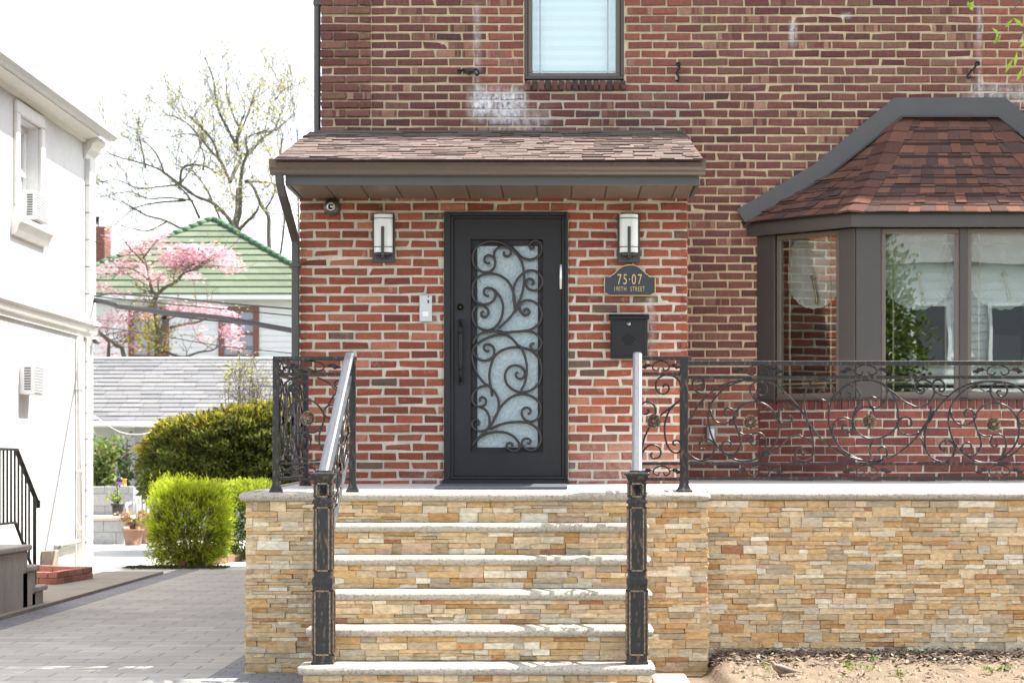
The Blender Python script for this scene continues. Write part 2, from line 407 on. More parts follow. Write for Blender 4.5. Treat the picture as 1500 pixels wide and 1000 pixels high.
def bricks(mb, x0, x1, z0, z1, yf, yb, course, zref, pitch, jt, bj, openings, colf, split=0., par=0, wob=.004):
    """running bond; zref is the centre of an even row"""
    r0 = math.ceil((z0-zref)/course-.5); r1 = math.floor((z1-zref)/course+.5)
    for r in range(r0, r1+1):
        zc = zref+r*course; a0 = zc-course/2+bj/2; a1 = zc+course/2-bj/2
        a0, a1 = max(a0, z0), min(a1, z1)
        if a1-a0 < .012: continue
        x = x0-(0 if (r+par) % 2 == 0 else pitch/2)
        while x < x1:
            e = x+pitch+U(-wob, wob)
            s, t = max(x, x0)+jt/2*(x > x0), min(e, x1)-jt/2
            segs = [(s, t)]
            for ox0, ox1, oz0, oz1 in openings:
                if a1 > oz0+.012 and a0 < oz1-.012:
                    n = []
                    for p, q in segs:
                        if q <= ox0 or p >= ox1: n.append((p, q)); continue
                        if p < ox0: n.append((p, ox0-.006))
                        if q > ox1: n.append((ox1+.006, q))
                    segs = n
            for p, q in segs:
                if q-p < .025: continue
                dz = U(-.0016,.0016); c = colf((p+q)/2, zc); dy = U(-.0035,.0025)
                if split and R.random() < split and q-p > .1:      # wire-cut bricks burnt in upright streaks
                    n = R.randint(3, 6); cuts = sorted([p]+[U(p+.01, q-.01) for _ in range(n)]+[q])
                    for i in range(len(cuts)-1):
                        if cuts[i+1]-cuts[i] < .004: continue
                        cc = jit(c, .1) if i % 2 else jit(R.choice([(.25,.135,.095),(.2,.1,.075),(.17,.08,.062),(.28,.15,.11)]), .15)
                        mb.front(cuts[i], cuts[i+1], a0+dz, a1+dz, yf+dy, yb, .001, .0002, cc)
                else:
                    mb.front(p, q, a0+dz, a1+dz, yf+dy, yb, .005, .0034, c, .42)
            x = e
STONES = [((.60,.43,.235),26), ((.65,.51,.32),24), ((.56,.365,.17),15), ((.48,.27,.115),7), ((.58,.49,.35),8), ((.73,.65,.50),13),
          ((.60,.43,.29),5), ((.44,.37,.26),3), ((.42,.21,.115),1), ((.53,.46,.34),3), ((.50,.39,.25),13), ((.44,.33,.19),6)]
def stone_col():
    t = R.uniform(0, sum(w for _, w in STONES))
    for c, w in STONES:
        t -= w
        if t <= 0: return jit(c, .13)
    return STONES[0][0]
def ledge(mb, x0, x1, z0, z1, yf, yb):
    z = z0
    while z < z1-.012:
        h = min(U(.054,.072), z1-z)
        if z1-z-h < .02: h = z1-z
        x = x0
        while x < x1-.001:
            w = min(U(.25,.6), x1-x)
            if x1-x-w < .08: w = x1-x
            k = R.choice([1,2,2,2,2,2,2,2,3]) if h > .045 else 1
            cuts = [0]+sorted(U(.38,.62) if k == 2 else U(.28+.34*i,.38+.34*i) for i in range(k-1))+[1]
            for i in range(k):
                a, b = z+h*cuts[i], z+h*cuts[i+1]; s = x
                while s < x+w-.001:
                    l = min(U(.06,.2), x+w-s)
                    if x+w-s-l < .05: l = x+w-s
                    mb.front(s+.0005, s+l-.0005, a+.0004, b-.0004, yf+U(-.012,.007), yb, .0025, .0022, stone_col())
                    s += l
            x += w
        z += h
def plane_tf(o, d, z=0.):           # local x along d, local y inwards, from origin o
    d = Vector((d[0], d[1], 0)).normalized(); n = Vector((-d.y, d.x, 0))
    return lambda x, y, zz: (o[0]+d.x*x+n.x*y, o[1]+d.y*x+n.y*y, zz+z)
def plate(mb, x0, x1, z0, z1, y0, y1, openings, col=None):      # wall plate with rectangular openings
    xs = sorted({x0, x1, *[q for o in openings for q in o[:2]]}); zs = sorted({z0, z1, *[q for o in openings for q in o[2:]]})
    xs = [x for x in xs if x0 <= x <= x1]; zs = [z for z in zs if z0 <= z <= z1]
    for i in range(len(xs)-1):
        k = 0
        while k < len(zs)-1:
            cx = (xs[i]+xs[i+1])/2
            hole = lambda q: any(o[0] < cx < o[1] and o[2] < (zs[q]+zs[q+1])/2 < o[3] for o in openings)
            if hole(k): k += 1; continue
            j = k
            while j+1 < len(zs)-1 and not hole(j+1): j += 1
            mb.box(xs[i], xs[i+1], y0, y1, zs[k], zs[j+1], col); k = j+1
def frame(mb, x0, x1, z0, z1, w, y0, y1, bev=.003, wb=None):
    wb = w if wb is None else wb
    mb.box(x0, x1, y0, y1, z1-w, z1, bev=bev); mb.box(x0, x1, y0, y1, z0, z0+wb, bev=bev)
    mb.box(x0, x0+w, y0+.001, y1, z0+wb, z1-w, bev=bev); mb.box(x1-w, x1, y0+.001, y1, z0+wb, z1-w, bev=bev)
# ================================================================== the brick house
WM, WV, WB, WF, WW = 15.0, 13.93, 14.45, 11.9, 12.1      # depths: main wall, vestibule, bay front, landing edge, terrace edge
X0, VX0, VX1 = -1.862, -1.884, .967
ROOFZ = 6.32
def floor_z(y): return 1.137+(y-WF)*.0165
house = thing('brick_house', 'dark red brick house with a shingled entry porch and an angled bay window', 'house', (2, WM, 0))
UW = (PX(768,WM), PX(914,WM), PZ(118,WM), 5.75)            # upper window opening
BX0, BX1 = 1.592, 4.61                                     # bay at the wall
BAYO = (BX0, BX1, 1.80, 3.2)
XR = 6.6
mb = MB()
plate(mb, X0+.006, XR, 0, ROOFZ, WM+.008, WM+.3, [UW, BAYO, (-.9,.6,1.2,3.0)])
mb.box(X0+.006, X0+.3, WM+.3, 25, 0, ROOFZ); mb.box(XR-.3, XR, WM+.3, 25, 0, ROOFZ); mb.box(X0+.3, XR-.3, 24.7, 25, 0, ROOFZ)
wall = part(mb, 'mortar_bed', M['mortar'], house)
mb = MB()
XB = 6.59
zr = PZ(28.8, WM)
OP = [UW, (BX0+.03, BX1-.03, 1.1, 3.12), (VX0-.1, VX1, .9, 3.25)]
XQ = -1.458
bricks(mb, XQ, XB, 1.1, 5.9, WM, WM+.05, .0676, zr, .2018, .0135, .0165, OP, dark_brick, .2, 1)
for k in range(-7, 6):           # corner quoins of brick: five courses stand proud, one is set back
    za = zr+(k*6+.5)*.0676
    bricks(mb, X0, XQ, max(1.1,za), min(5.9,za+5*.0676), WM-.02, WM+.05, .0676, zr, .2018, .0135, .0165, OP, dark_brick, .15, 1)
    if za > 1.2: bricks(mb, X0, XQ, za-.0676, za, WM, WM+.05, .0676, zr, .2018, .0135, .0165, OP, dark_brick, .15, 1)
# left side of the house
mb.tf = plane_tf((X0, 25.), (0,-1))
bricks(mb, 0, 9.99, .02, 5.9, 0, .05, .0676, zr, .2018, .0125, .0135, [], lambda x, z: jit(R.choice(DARK), .16), 0, 0)
mb.tf = None
# a shallow pier of brick at the corner
for i in range(16):
    z = zr+(-1+i)*.0676-.45+.0
part(mb, 'wall', M['brick'], house)
# brick sill under the upper window
mb = MB(); x = UW[0]-.0; n = 15; w = (UW[1]-UW[0]+.02)/n
for i in range(n):
    mb.front(x+i*w+.006, x+(i+1)*w-.006, PZ(133,WM), PZ(119,WM), WM-.022+U(-.004,.004), WM+.06, .006, .003, jit(R.choice([(.07,.04,.04),(.13,.055,.045),(.20,.10,.085),(.09,.045,.04)]), .2))
uw = MB(); frame(uw, UW[0], UW[1], UW[2]+.012, UW[3], .026, WM+.01, WM+.12)
upw = part(uw, 'window', M['bronze'], house)
part(mb, 'sill', M['brick'], upw)
mb = MB(); frame(mb, UW[0]+.028, UW[1]-.028, UW[2]+.03, UW[3]-.03, .036, WM+.035, WM+.10); part(mb, 'frame', M['sash'], upw)
mb = MB()
gx0, gx1, gz0 = PX(779,WM), PX(904,WM), PZ(115,WM)
for px in (791, 890.7): mb.box(PX(px,WM)-.006, PX(px,WM)+.006, WM+.06, WM+.066, gz0, 5.68)
mb.box(gx0, gx1, WM+.061, WM+.067, PZ(103.6,WM), PZ(101.6,WM)); part(mb, 'muntin', M['sash'], upw)
mb = MB(); mb.box(gx0-.01, gx1+.01, WM+.055, WM+.058, gz0-.01, 5.69); part(mb, 'pane', M['glass2'], upw)
mb = MB(); z = gz0+.004
while z < 5.6:
    mb.add([(gx0-.02,WM+.096,z),(gx1+.02,WM+.096,z),(gx1+.02,WM+.090,z+.04),(gx0-.02,WM+.090,z+.04)], [(0,1,2,3)])
    mb.add([(gx0-.02,WM+.090,z+.04),(gx1+.02,WM+.090,z+.04),(gx1+.02,WM+.096,z+.078),(gx0-.02,WM+.096,z+.078)], [(0,1,2,3)]); z += .078
part(mb, 'blind', M['blind'], upw)
# iron shutter holdbacks left on the wall
for px, py, pts in ((688,105,[(-16,2),(-11,-3),(-6,0),(-2,4),(4,2),(8,-3),(12,-3),(15,2),(12,6),(9,4)]),
                    (993,107,[(0,-12),(3,-8),(0,-4),(-2,1),(1,5),(2,10),(-1,14),(-4,12)]),
                    (1423,103,[(8,-9),(5,-4),(0,1),(-4,6),(-7,11),(-4,13),(-1,10)])):
    mb = MB(); mb.tube(catmull([P(px+a*.9, py+b*.9, WM-.035) for a, b in pts], 5), .0085, 6)
    mb.tube([P(px, py, WM-.035), P(px, py, WM+.02)], .009, 6)
    mb.lathe([(.016,0),(.02,.008),(.012,.014)], (PX(px+pts[0][0]*.9,WM), WM-.05, PZ(py+pts[0][1]*.9,WM)), 'y', 10)
    part(mb, 'shutter_holdback', M['iron'], house)
mb = MB()      # corner downspout of the main roof
for a, b in ((0,0),):
    mb.box(PX(459.5,15.06), PX(468.5,15.06), 15.06, 15.13, 3.6, ROOFZ+.02, bev=.012)
    mb.box(PX(458.5,15.06), PX(472,15.06), 15.055, 15.14, 4.95, 4.99, bev=.004)
part(mb, 'downspout', M['trim'], house)
mb = MB()
e = .0; z0, z1 = ROOFZ, ROOFZ+1.7
mb.add([(X0-e,WM-e+.01,z0),(XR+e,WM-e+.01,z0),(XR+e,25+e,z0),(X0-e,25+e,z0),(X0+2.5,20,z1),(XR-2.5,20,z1)], [(0,1,5,4),(1,2,5),(2,3,4,5),(3,0,4),(0,3,2,1)])
part(mb, 'roof', M['bronze'], house)
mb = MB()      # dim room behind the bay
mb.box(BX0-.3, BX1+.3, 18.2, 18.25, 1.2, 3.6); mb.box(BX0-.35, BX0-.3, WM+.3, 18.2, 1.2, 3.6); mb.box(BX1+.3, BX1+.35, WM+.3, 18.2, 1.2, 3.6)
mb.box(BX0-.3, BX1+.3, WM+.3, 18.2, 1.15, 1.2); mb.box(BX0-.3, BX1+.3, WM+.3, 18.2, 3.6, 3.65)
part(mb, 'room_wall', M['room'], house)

# ------------------------------------------------------------------ vestibule
DX0, DX1, DZ1 = PX(650.5,V), PX(832,V), PZ(310.5,V)
ST = PZ(292, V)
mb = MB()
fz = floor_z(V)
plate(mb, VX0+.006, VX1-.006, fz-.1, ST+.1, V+.008, V+.2, [(DX0, DX1, 0, DZ1)])
mb.box(VX0+.006, VX0+.2, V+.2, WM+.004, fz-.1, ST+.1); mb.box(VX1-.2, VX1-.006, V+.2, WM+.004, fz-.1, ST+.1)
# gable ends under the porch roof slope
for xa in (VX0+.008, VX1-.03):
    v = [(xa,13.6,ST+.1),(xa,WM,ST+.1),(xa,WM,3.88),(xa+.022,13.6,ST+.1),(xa+.022,WM,ST+.1),(xa+.022,WM,3.88)]
    mb.add(v, [(0,1,2),(3,5,4),(0,3,4,1),(1,4,5,2),(2,5,3,0)])
vest = part(mb, 'mortar_bed', M['mortar2'], house)
mb = MB()
zv = PZ(303.2, V)
DO = [(DX0, DX1, 0, DZ1)]
bricks(mb, VX0, VX1, fz-.01, ST+.05, V, V+.05, .0677, zv, .2035, .017, .0185, DO, red_brick, 0, 0, .005)
mb.tf = plane_tf((VX1, V), (0,1)); bricks(mb, .0, WM-V, fz-.01, ST+.05, 0, .05, .0677, zv, .2035, .014, .0155, [], red_brick, 0, 1)
mb.tf = plane_tf((VX0, WM), (0,-1)); bricks(mb, .0, WM-V, fz-.01, ST+.05, 0, .05, .0677, zv, .2035, .014, .0155, [], red_brick, 0, 1)
mb.tf = None
part(mb, 'vestibule_wall', M['redbrick'], house)

# porch roof: courses of shingle tabs
SH1 = [(.145,.108,.093),(.13,.096,.083),(.157,.117,.10),(.12,.088,.076),(.147,.113,.099),(.105,.08,.071)]
mb = MB(); YE, ZE, YT, ZT = 13.06, 3.405, 15.0, 3.935; RX0, RX1 = -1.945, 1.012
sl = math.hypot(YT-YE, ZT-ZE); ty, tz = (YT-YE)/sl, (ZT-ZE)/sl
mb.add([(RX0+.01,YE+.02,ZE-.012),(RX1-.01,YE+.02,ZE-.012),(RX1-.01,YT,ZT-.012),(RX0+.01,YT,ZT-.012),(RX0+.01,YE+.02,ZE-.04),(RX1-.01,YE+.02,ZE-.04),(RX1-.01,YT,ZT-.04),(RX0+.01,YT,ZT-.04)],
       [(0,1,2,3),(7,6,5,4),(0,4,5,1),(1,5,6,2),(2,6,7,3),(3,7,4,0)], (.12,.08,.065))
def tab(mb, a, b, c, d, th, col, edge=None):      # a,b lower edge; c,d upper edge; lower edge lifted by th
    n = ((Vector(b)-Vector(a)).cross(Vector(d)-Vector(a))).normalized()
    if n.z < 0: n = -n
    A, B = Vector(a)+n*th, Vector(b)+n*th
    v_ = [a, b, c, d, A, B, Vector(c)+n*.002, Vector(d)+n*.002]
    mb.add(v_, [(4,5,6,7)], col, False); mb.add(v_, [(0,1,5,4),(1,2,6,5),(3,0,4,7)], edge or col, False)
n = 17; ex = sl/n
for i in range(n):
    x = RX0-U(0,.15)
    while x < RX1:
        w = U(.07,.22); a, b = max(x, RX0), min(x+w-.003, RX1)
        if b-a > .01:
            s0 = i*ex-U(0,.02); s1 = min(sl, (i+1)*ex+.03); g = U(-.004,.004)
            q = lambda X, s: (X, YE+ty*s, ZE+tz*s+g*.3)
            tab(mb, q(a,s0), q(b,s0), q(b,s1), q(a,s1), R.choice([.004,.006,.009,.013]), jit(R.choice(SH1), .1), (.07,.05,.042))
        x += w
proof = part(mb, 'porch_roof', M['shingle'], house)
mb = MB()
FX0, FX1 = PX(418,13.23), PX(1025,13.23)
mb.box(FX0, FX1, 13.23, 13.26, ST, 3.385, bev=.004)
mb.box(FX0, FX0+.025, 13.26, V-.004, ST, 3.36); mb.box(FX1-.025, FX1, 13.26, V-.004, ST, 3.36)
part(mb, 'fascia', M['trim'], proof)
mb = MB(); x = FX0+.03; step = .246
for i in range(12):
    x1 = min(x+step, FX1-.03)
    if x1-x > .03: mb.box(x, x1-.006, 13.262, V-.004, ST+.004, ST+.02, bev=.004)
    x += step
mb.box(FX0+.03, FX1-.03, 13.262, V-.004, ST+.02, ST+.03, (.5,)*3)
part(mb, 'soffit', M['soffit'], proof)
mb = MB(); GZ0, GZ1 = 3.322, 3.42
pr = [(13.23,GZ0),(13.165,GZ0),(13.15,GZ0+.012),(13.148,GZ0+.028),(13.125,GZ0+.045),(13.112,GZ0+.07),(13.11,GZ0+.088),(13.104,GZ1),(13.124,GZ1+.001),(13.126,GZ0+.08),(13.16,GZ0+.02),(13.23,GZ0+.015)]
mb.extrude_x(pr, PX(394.5,13.12), PX(1033.5,13.12), smooth=False)
for xx in (PX(394.5,13.12)-.003, PX(1033.5,13.12)):
    mb.add([(xx,y,z) for y, z in ((13.23,GZ0),(13.165,GZ0),(13.148,GZ0+.028),(13.112,GZ0+.07),(13.104,GZ1),(13.23,GZ1))]+[(xx+.003,y,z) for y, z in ((13.23,GZ0),(13.165,GZ0),(13.148,GZ0+.028),(13.112,GZ0+.07),(13.104,GZ1),(13.23,GZ1))],
           [(0,1,2,3,4,5),(11,10,9,8,7,6)]+[(i,(i+1)%6,(i+1)%6+6,i+6) for i in range(6)])
part(mb, 'gutter', M['sash'], proof)
mb = MB(); mb.box(VX0, 1.0, WM-.03, WM-.022, ZT-.03, ZT+.006); mb.box(VX0, 1.0, WM-.09, WM-.031, ZT-.035, ZT-.014); part(mb, 'flashing', M['trim'], proof)
mb = MB()      # porch downspout bending back to the wall corner
xd = -1.93
def rect_path(mb, pts, w, d):
    rings = []
    for i, p in enumerate(pts):
        p = Vector(p); a = Vector(pts[max(i-1,0)]); b = Vector(pts[min(i+1,len(pts)-1)]); t = (b-a).normalized()
        ux = Vector((1,0,0)); ux = (ux-t*ux.dot(t)).normalized(); uy = t.cross(ux)
        rings.append([p+ux*w*sx+uy*d*sy for sx, sy in ((-1,-.8),(-.8,-1),(.8,-1),(1,-.8),(1,.8),(.8,1),(-.8,1),(-1,.8))])
    mb.loft(rings, None, False)
rect_path(mb, [P(409,254,13.19), P(410,268,13.19), P(413,282,13.22), P(429,338,13.80), P(432.5,352,13.86), (PX(433,13.86),13.86,2.9), (PX(433,13.86),13.86,2.2), (PX(433,13.86),13.86,1.2)], .026, .032)
for z in (2.75, 2.0): mb.box(PX(433,13.86)-.036, PX(433,13.86)+.036, 13.815, 13.92, z, z+.02)
part(mb, 'downspout', M['bronze'], house)

# ------------------------------------------------------------------ front door
mb = MB()
y0 = V-.018
fw = PX(664.5,V)-DX0; fz1 = DZ1
SZ = PZ(708, V)
sx0, sx1, sz0, sz1 = PX(665,V), PX(822.5,V), PZ(697,V), PZ(320,V)
gx0, gx1, gz0, gz1 = PX(689.5,V), PX(795.5,V), PZ(662,V), PZ(350,V)
yd = V+.02
plate(mb, sx0, sx1, sz0, sz1, yd, yd+.05, [(gx0, gx1, gz0, gz1)])
door = part(mb, 'door', M['door'], house)
mb = MB()
mb.box(DX0, PX(660,V), y0, V+.1, SZ, DZ1, bev=.004); mb.box(PX(827.5,V), DX1, y0, V+.1, SZ, DZ1, bev=.004); mb.box(PX(660,V), PX(827.5,V), y0+.001, V+.1, PZ(316,V), DZ1-.001, bev=.004)
mb.box(PX(660,V), sx0-.003, V, V+.09, SZ+.03, PZ(316,V), bev=.003); mb.box(sx1+.003, PX(827.5,V), V, V+.09, SZ+.03, PZ(316,V), bev=.003); mb.box(sx0-.003, sx1+.003, V+.001, V+.09, sz1+.003, PZ(316,V)-.001, bev=.003)
part(mb, 'door_frame', M['door'], door)
mb = MB(); mb.box(DX0-.012, DX1+.006, V-.05, V+.1, SZ-.012, PZ(702,V), bev=.006); mb.box(PX(660,V), PX(827.5,V), V-.03, V+.1, PZ(702,V)+.001, PZ(697.5,V), bev=.004)
part(mb, 'threshold', M['door'], door)
mb = MB(); vx0, vx1, vz0, vz1 = PX(698.7,V), PX(787.7,V), PZ(654.7,V), PZ(359,V)
plate(mb, gx0+.001, gx1-.001, gz0+.001, gz1-.001, yd+.03, yd+.06, [(vx0, vx1, vz0, vz1)])
frame(mb, gx0-.004, gx1+.004, gz0-.004, gz1+.004, .005, yd-.004, yd+.003, .0)
part(mb, 'glass_stop', M['door'], door)
mb = MB(); mb.box(vx0-.01, vx1+.01, yd+.045, yd+.05, vz0-.01, vz1+.01); part(mb, 'glass', M['hammer'], door)
A = lambda l: [(680+x/5.885, 340+y/5.882) for x, y in l]
B = lambda l: [(680+x/5.554, 490+y/5.556) for x, y in l]
GR = [A([(225,262),(203,270),(180,255),(176,225),(195,203),(230,203),(258,225),(268,262),(262,300),(235,332),(195,345),(150,340),(110,315),(82,275),(72,225),(80,175),(105,130),(150,98),(210,80),(270,80),(330,95),(390,125),(440,175),(480,225),(500,270),(512,330),(517,400),(510,470),(495,540),(470,610),(435,680),(390,740),(340,790),(295,830)]),
      A([(262,230),(258,185),(275,150),(310,128),(350,125),(385,140),(402,170),(392,200),(365,210),(342,195),(342,168)]),
      A([(405,125),(445,165),(490,210),(540,235),(590,235),(635,212),(665,170),(672,130),(655,90),(620,72),(585,80),(562,105),(568,135),(592,142),(605,125)]),
      A([(72,480),(80,440),(110,400),(160,368),(220,357),(280,365),(335,390),(380,430),(410,480),(430,540),(438,600),(436,660)]),
      A([(215,548),(190,548),(172,525),(176,495),(200,480),(235,487),(262,510),(270,545),(255,585),(220,612),(170,622),(120,610),(85,575),(70,530),(72,480)]),
      A([(200,480),(245,490),(285,525),(318,575),(335,635),(330,700),(310,760),(280,805),(240,835),(190,845),(140,830),(95,795),(72,745),(70,690),(90,650),(130,632),(175,640),(205,670),(208,705),(185,732),(155,725),(148,695),(170,680)]),
      A([(436,640),(425,570),(425,500),(440,440),(475,385),(525,345),(570,330),(620,340),(660,375),(677,420),(665,465),(630,498),(590,502),(550,485),(532,450),(538,415),(565,402),(592,415),(600,440),(580,452)]),
      A([(436,690),(455,660),(485,615),(525,590),(575,590),(625,615),(660,660),(672,715),(655,770),(620,812),(570,840),(500,852),(420,858),(340,862),(280,845)]),
      A([(475,640),(485,680),(510,712),(545,712),(562,685),(545,662),(520,670),(522,690)]),
      A([(72,960),(90,920),(130,880),(190,858),(260,852),(330,868),(390,900),(430,935),(470,985)])+B([(450,90),(480,140),(500,200),(510,270),(505,340),(490,400),(462,455)]),
      A([(500,852),(560,852),(610,870),(650,910),(672,960)])+B([(632,60),(615,110),(585,130),(555,120),(540,95),(550,75),(572,72)]),
      B([(75,170),(70,120),(100,80),(160,40),(230,12),(300,0),(350,2)]),
      B([(205,130),(180,135),(160,110),(170,85),(200,78),(232,95),(245,130),(238,170),(210,200),(165,212),(120,200),(85,165),(65,130)]),
      B([(65,130),(65,200),(85,270),(120,340),(165,395),(215,430),(250,470),(275,520),(282,570),(275,620),(250,680),(215,740),(170,790),(110,845),(60,905)]),
      B([(245,640),(230,500),(212,400),(205,330),(215,260),(240,190),(280,145),(340,115),(410,102),(480,108),(545,130),(595,175),(625,230),(632,300),(620,365),(590,415),(545,450),(490,468),(430,462),(380,435),(345,395),(332,345),(342,295),(375,260),(420,250),(465,265),(490,300),(488,340),(460,360),(430,350),(420,320),(440,305)][1:]),
      B([(180,415),(130,425),(90,455),(65,500),(70,550),(100,580),(145,582),(175,560),(175,525),(150,508),(128,522),(132,545)]),
      B([(120,585),(165,605),(195,645),(207,695),(200,745),(175,775),(130,785),(85,770),(62,735),(68,705),(95,690),(120,705),(118,728),(102,728)]),
      B([(240,690),(290,600),(340,540),(400,500),(470,483),(535,495),(590,530),(622,580),(622,635),(600,680),(555,705),(510,700),(478,670),(468,630),(485,600),(520,595),(540,615),(532,640),(515,640)]),
      B([(210,770),(270,740),(340,718),(420,710),(500,712),(560,735),(605,780),(625,840),(610,895),(570,935),(525,940),(485,915),(470,880),(485,850),(520,845),(540,865),(530,885),(512,880)]),
      B([(60,905),(110,850),(160,815),(220,795),(290,790),(350,800),(405,830),(445,880),(450,920),(425,945),(385,945),(350,920),(348,890),(370,880),(392,890),(390,910)])]
mb = MB()
for i, g in enumerate(GR):
    mb.tube(catmull([P(x, y, yd+.002+.004*(i % 3)) for x, y in g], 5), .0105, 6)
part(mb, 'grille', M['grille'], door)
mb = MB(); hx = PX(675,V)
for za, sg in ((PZ(474,V),1), (PZ(556,V),-1)):
    mb.lathe([(.004,-.03),(.014,-.026),(.016,-.014),(.014,0),(.012,.03)], (hx, yd-.03, za), 'y', 12)
    mb.tube([(hx, yd-.004, za), (hx, yd-.045, za-.02*sg), (hx, yd-.055, za-.05*sg), (hx, yd-.055, za-.075*sg)], .0135, 8)
    mb.lathe([(.008,-.012),(.017,-.008),(.017,.008),(.008,.012)], (hx, yd, za+.024*sg), 'z', 12)
zt, zb = PZ(489,V), PZ(540,V)
mb.lathe([(.012,zb-.02),(.013,zb),(.016,zb+.02),(.0165,(zb+zt)/2),(.016,zt-.02),(.013,zt),(.012,zt+.02)], (hx, yd-.055, 0), 'z', 12)
for z in (zt, zt+.012, zb, zb-.012): mb.lathe([(.012,-.005),(.022,-.003),(.022,.003),(.012,.005)], (hx, yd-.055, z), 'z', 12)
part(mb, 'handle', M['iron'], door)
mb = MB(); mb.lathe([(.020,-.004),(.026,-.010),(.026,0)], (PX(674,V), yd, PZ(449.5,V)), 'y', 16); lk = part(mb, 'lock', M['iron'], door)
mb = MB(); mb.lathe([(.003,-.018),(.009,-.016),(.012,-.006)], (PX(674,V), yd, PZ(449.5,V)), 'y', 12); mb2 = mb
part(mb2, 'keyhole', M['brass'], door)
mb = MB(); hz0, hz1 = PZ(423,V), PZ(387,V)
mb.lathe([(.010,hz0),(.0125,hz0+.004),(.0125,hz1-.004),(.010,hz1)], (PX(821.7,V), yd-.012, 0), 'z', 12); part(mb, 'hinge', M['chrome'], door)

# ------------------------------------------------------------------ bay window
Pw = Vector((BX0, WM)); Pc = Vector((2.279, WB)); Pd = Vector((BX0+BX1-2.279, WB)); Pe = Vector((BX1, WM))
sides = [(Pw, Pc), (Pc, Pd), (Pd, Pe)]
SILL, HEAD = PZ(584,WB), PZ(334,WB)
mb = MB(); mo = MB()
for k, (a, b) in enumerate(sides):
    L_ = (b-a).length; tf = plane_tf(a, b-a)
    mb.tf = tf; mo.tf = tf
    z2 = SILL-.085
    bricks(mb, 0, L_, floor_z(14.3)-.05, z2, 0, .05, .0677, z2-.034, .2035, .0125, .0135, [], lambda x, z: jit(R.choice([(.15,.048,.04),(.18,.058,.045),(.13,.043,.04),(.2,.066,.05)]), .16), .04, k)
    n = round(L_/.0603); w = L_/n
    for i in range(n): mb.front(i*w+.006, (i+1)*w-.006, z2+.008, SILL-.004, -.006+U(-.004,.002), .05, .005, .0025, jit(R.choice([(.15,.05,.042),(.19,.065,.052),(.12,.042,.04)]), .15))
    mo.box(.0, L_, .012, .09, floor_z(14.3)-.06, SILL-.008)
base_m = part(mo, 'mortar_bed', M['mortar2'], house)
mb.tf = None
bay = part(mb, 'bay_window', M['brick'], house)
tb = MB(); bd = MB(); sa = MB(); gls = [MB(), MB(), MB()]; mu = MB()
for k, (a, b) in enumerate(sides):
    L_ = (b-a).length; tf = plane_tf(a, b-a)
    gl = gls[k]
    for q in (tb, bd, sa, gl, mu): q.tf = tf
    cols = [.0, L_]
    if k == 1:
        e0 = PX(1291,WB)-Pc.x; e1 = PX(1405,WB)-Pc.x; pit = PX(1415.4,WB)-PX(1291,WB); n = 3
        units = [(e0+i*pit, e1+i*pit) for i in range(3)]
        wdt = (L_-2*e0+ (pit-(e1-e0)))/2; units = [(e0+i*wdt, e0+i*wdt+wdt-(pit-(e1-e0))) for i in range(2)]
        bd.box(.0, e0-.004, -.012, .06, SILL, HEAD, bev=.004); bd.box(L_-e0+.004, L_, -.012, .06, SILL, HEAD, bev=.004)
        for i in range(1): bd.box(units[i][1]-.004, units[i+1][0]+.004, -.004, .055, SILL+.004, HEAD, bev=.004)
    else:
        u0 = .165; u1 = L_-.145
        if k == 2: u0, u1 = .145, L_-.165
        units = [(u0, u1)]
        bd.box(0, u0-.004, -.012, .06, SILL, HEAD, bev=.004); bd.box(u1+.004, L_, -.012, .06, SILL, HEAD, bev=.004)
    bd.box(-.01, L_+.01, -.03, .08, SILL-.006, SILL+.0); 
    for u0, u1 in units:
        frame(sa, u0, u1, SILL+.004, HEAD-.002, .036, .012, .07, .004, .05)
        sa.box(u0, u1, .0, .0115, SILL+.004, SILL+.018)
        gl.box(u0+.03, u1-.03, .038, .042, SILL+.04, HEAD-.03)
        for x in (u0+.10, u1-.10): mu.box(x-.007, x+.007, .046, .052, SILL+.05, HEAD-.036)
        for z in (HEAD-.036-.075, SILL+.05+.08): mu.box(u0+.036, u1-.036, .0465, .0525, z-.007, z+.007)
part(bd, 'corner_board', M['bronze'], bay); part(sa, 'sash', M['sash'], bay); part(gls[0], 'pane', M['glass3'], bay); part(gls[1], 'pane', M['glass'], bay); part(gls[2], 'pane', M['glass3'], bay); part(mu, 'muntin', M['muntin'], bay)
# fascia and soffit follow the eave line
EX = [Vector((1.50, WM)), Vector((2.232, WB-.09)), Vector((BX0+BX1-2.232, WB-.09)), Vector((BX0+BX1-1.50, WM))]
mb = MB()
for k in range(3):
    a, b = EX[k], EX[k+1]; mb.tf = plane_tf(a, b-a); L_ = (b-a).length
    mb.box(0, L_, .0, .03, HEAD-.002, 3.215, bev=.003)
mb.tf = None
v = [(p.x, p.y+.015, HEAD+.012) for p in EX]+[(p.x, p.y+.015, HEAD+.03) for p in EX]
mb.add(v, [(3,2,1,0),(4,5,6,7)])
part(mb, 'fascia', M['bronze'], bay)
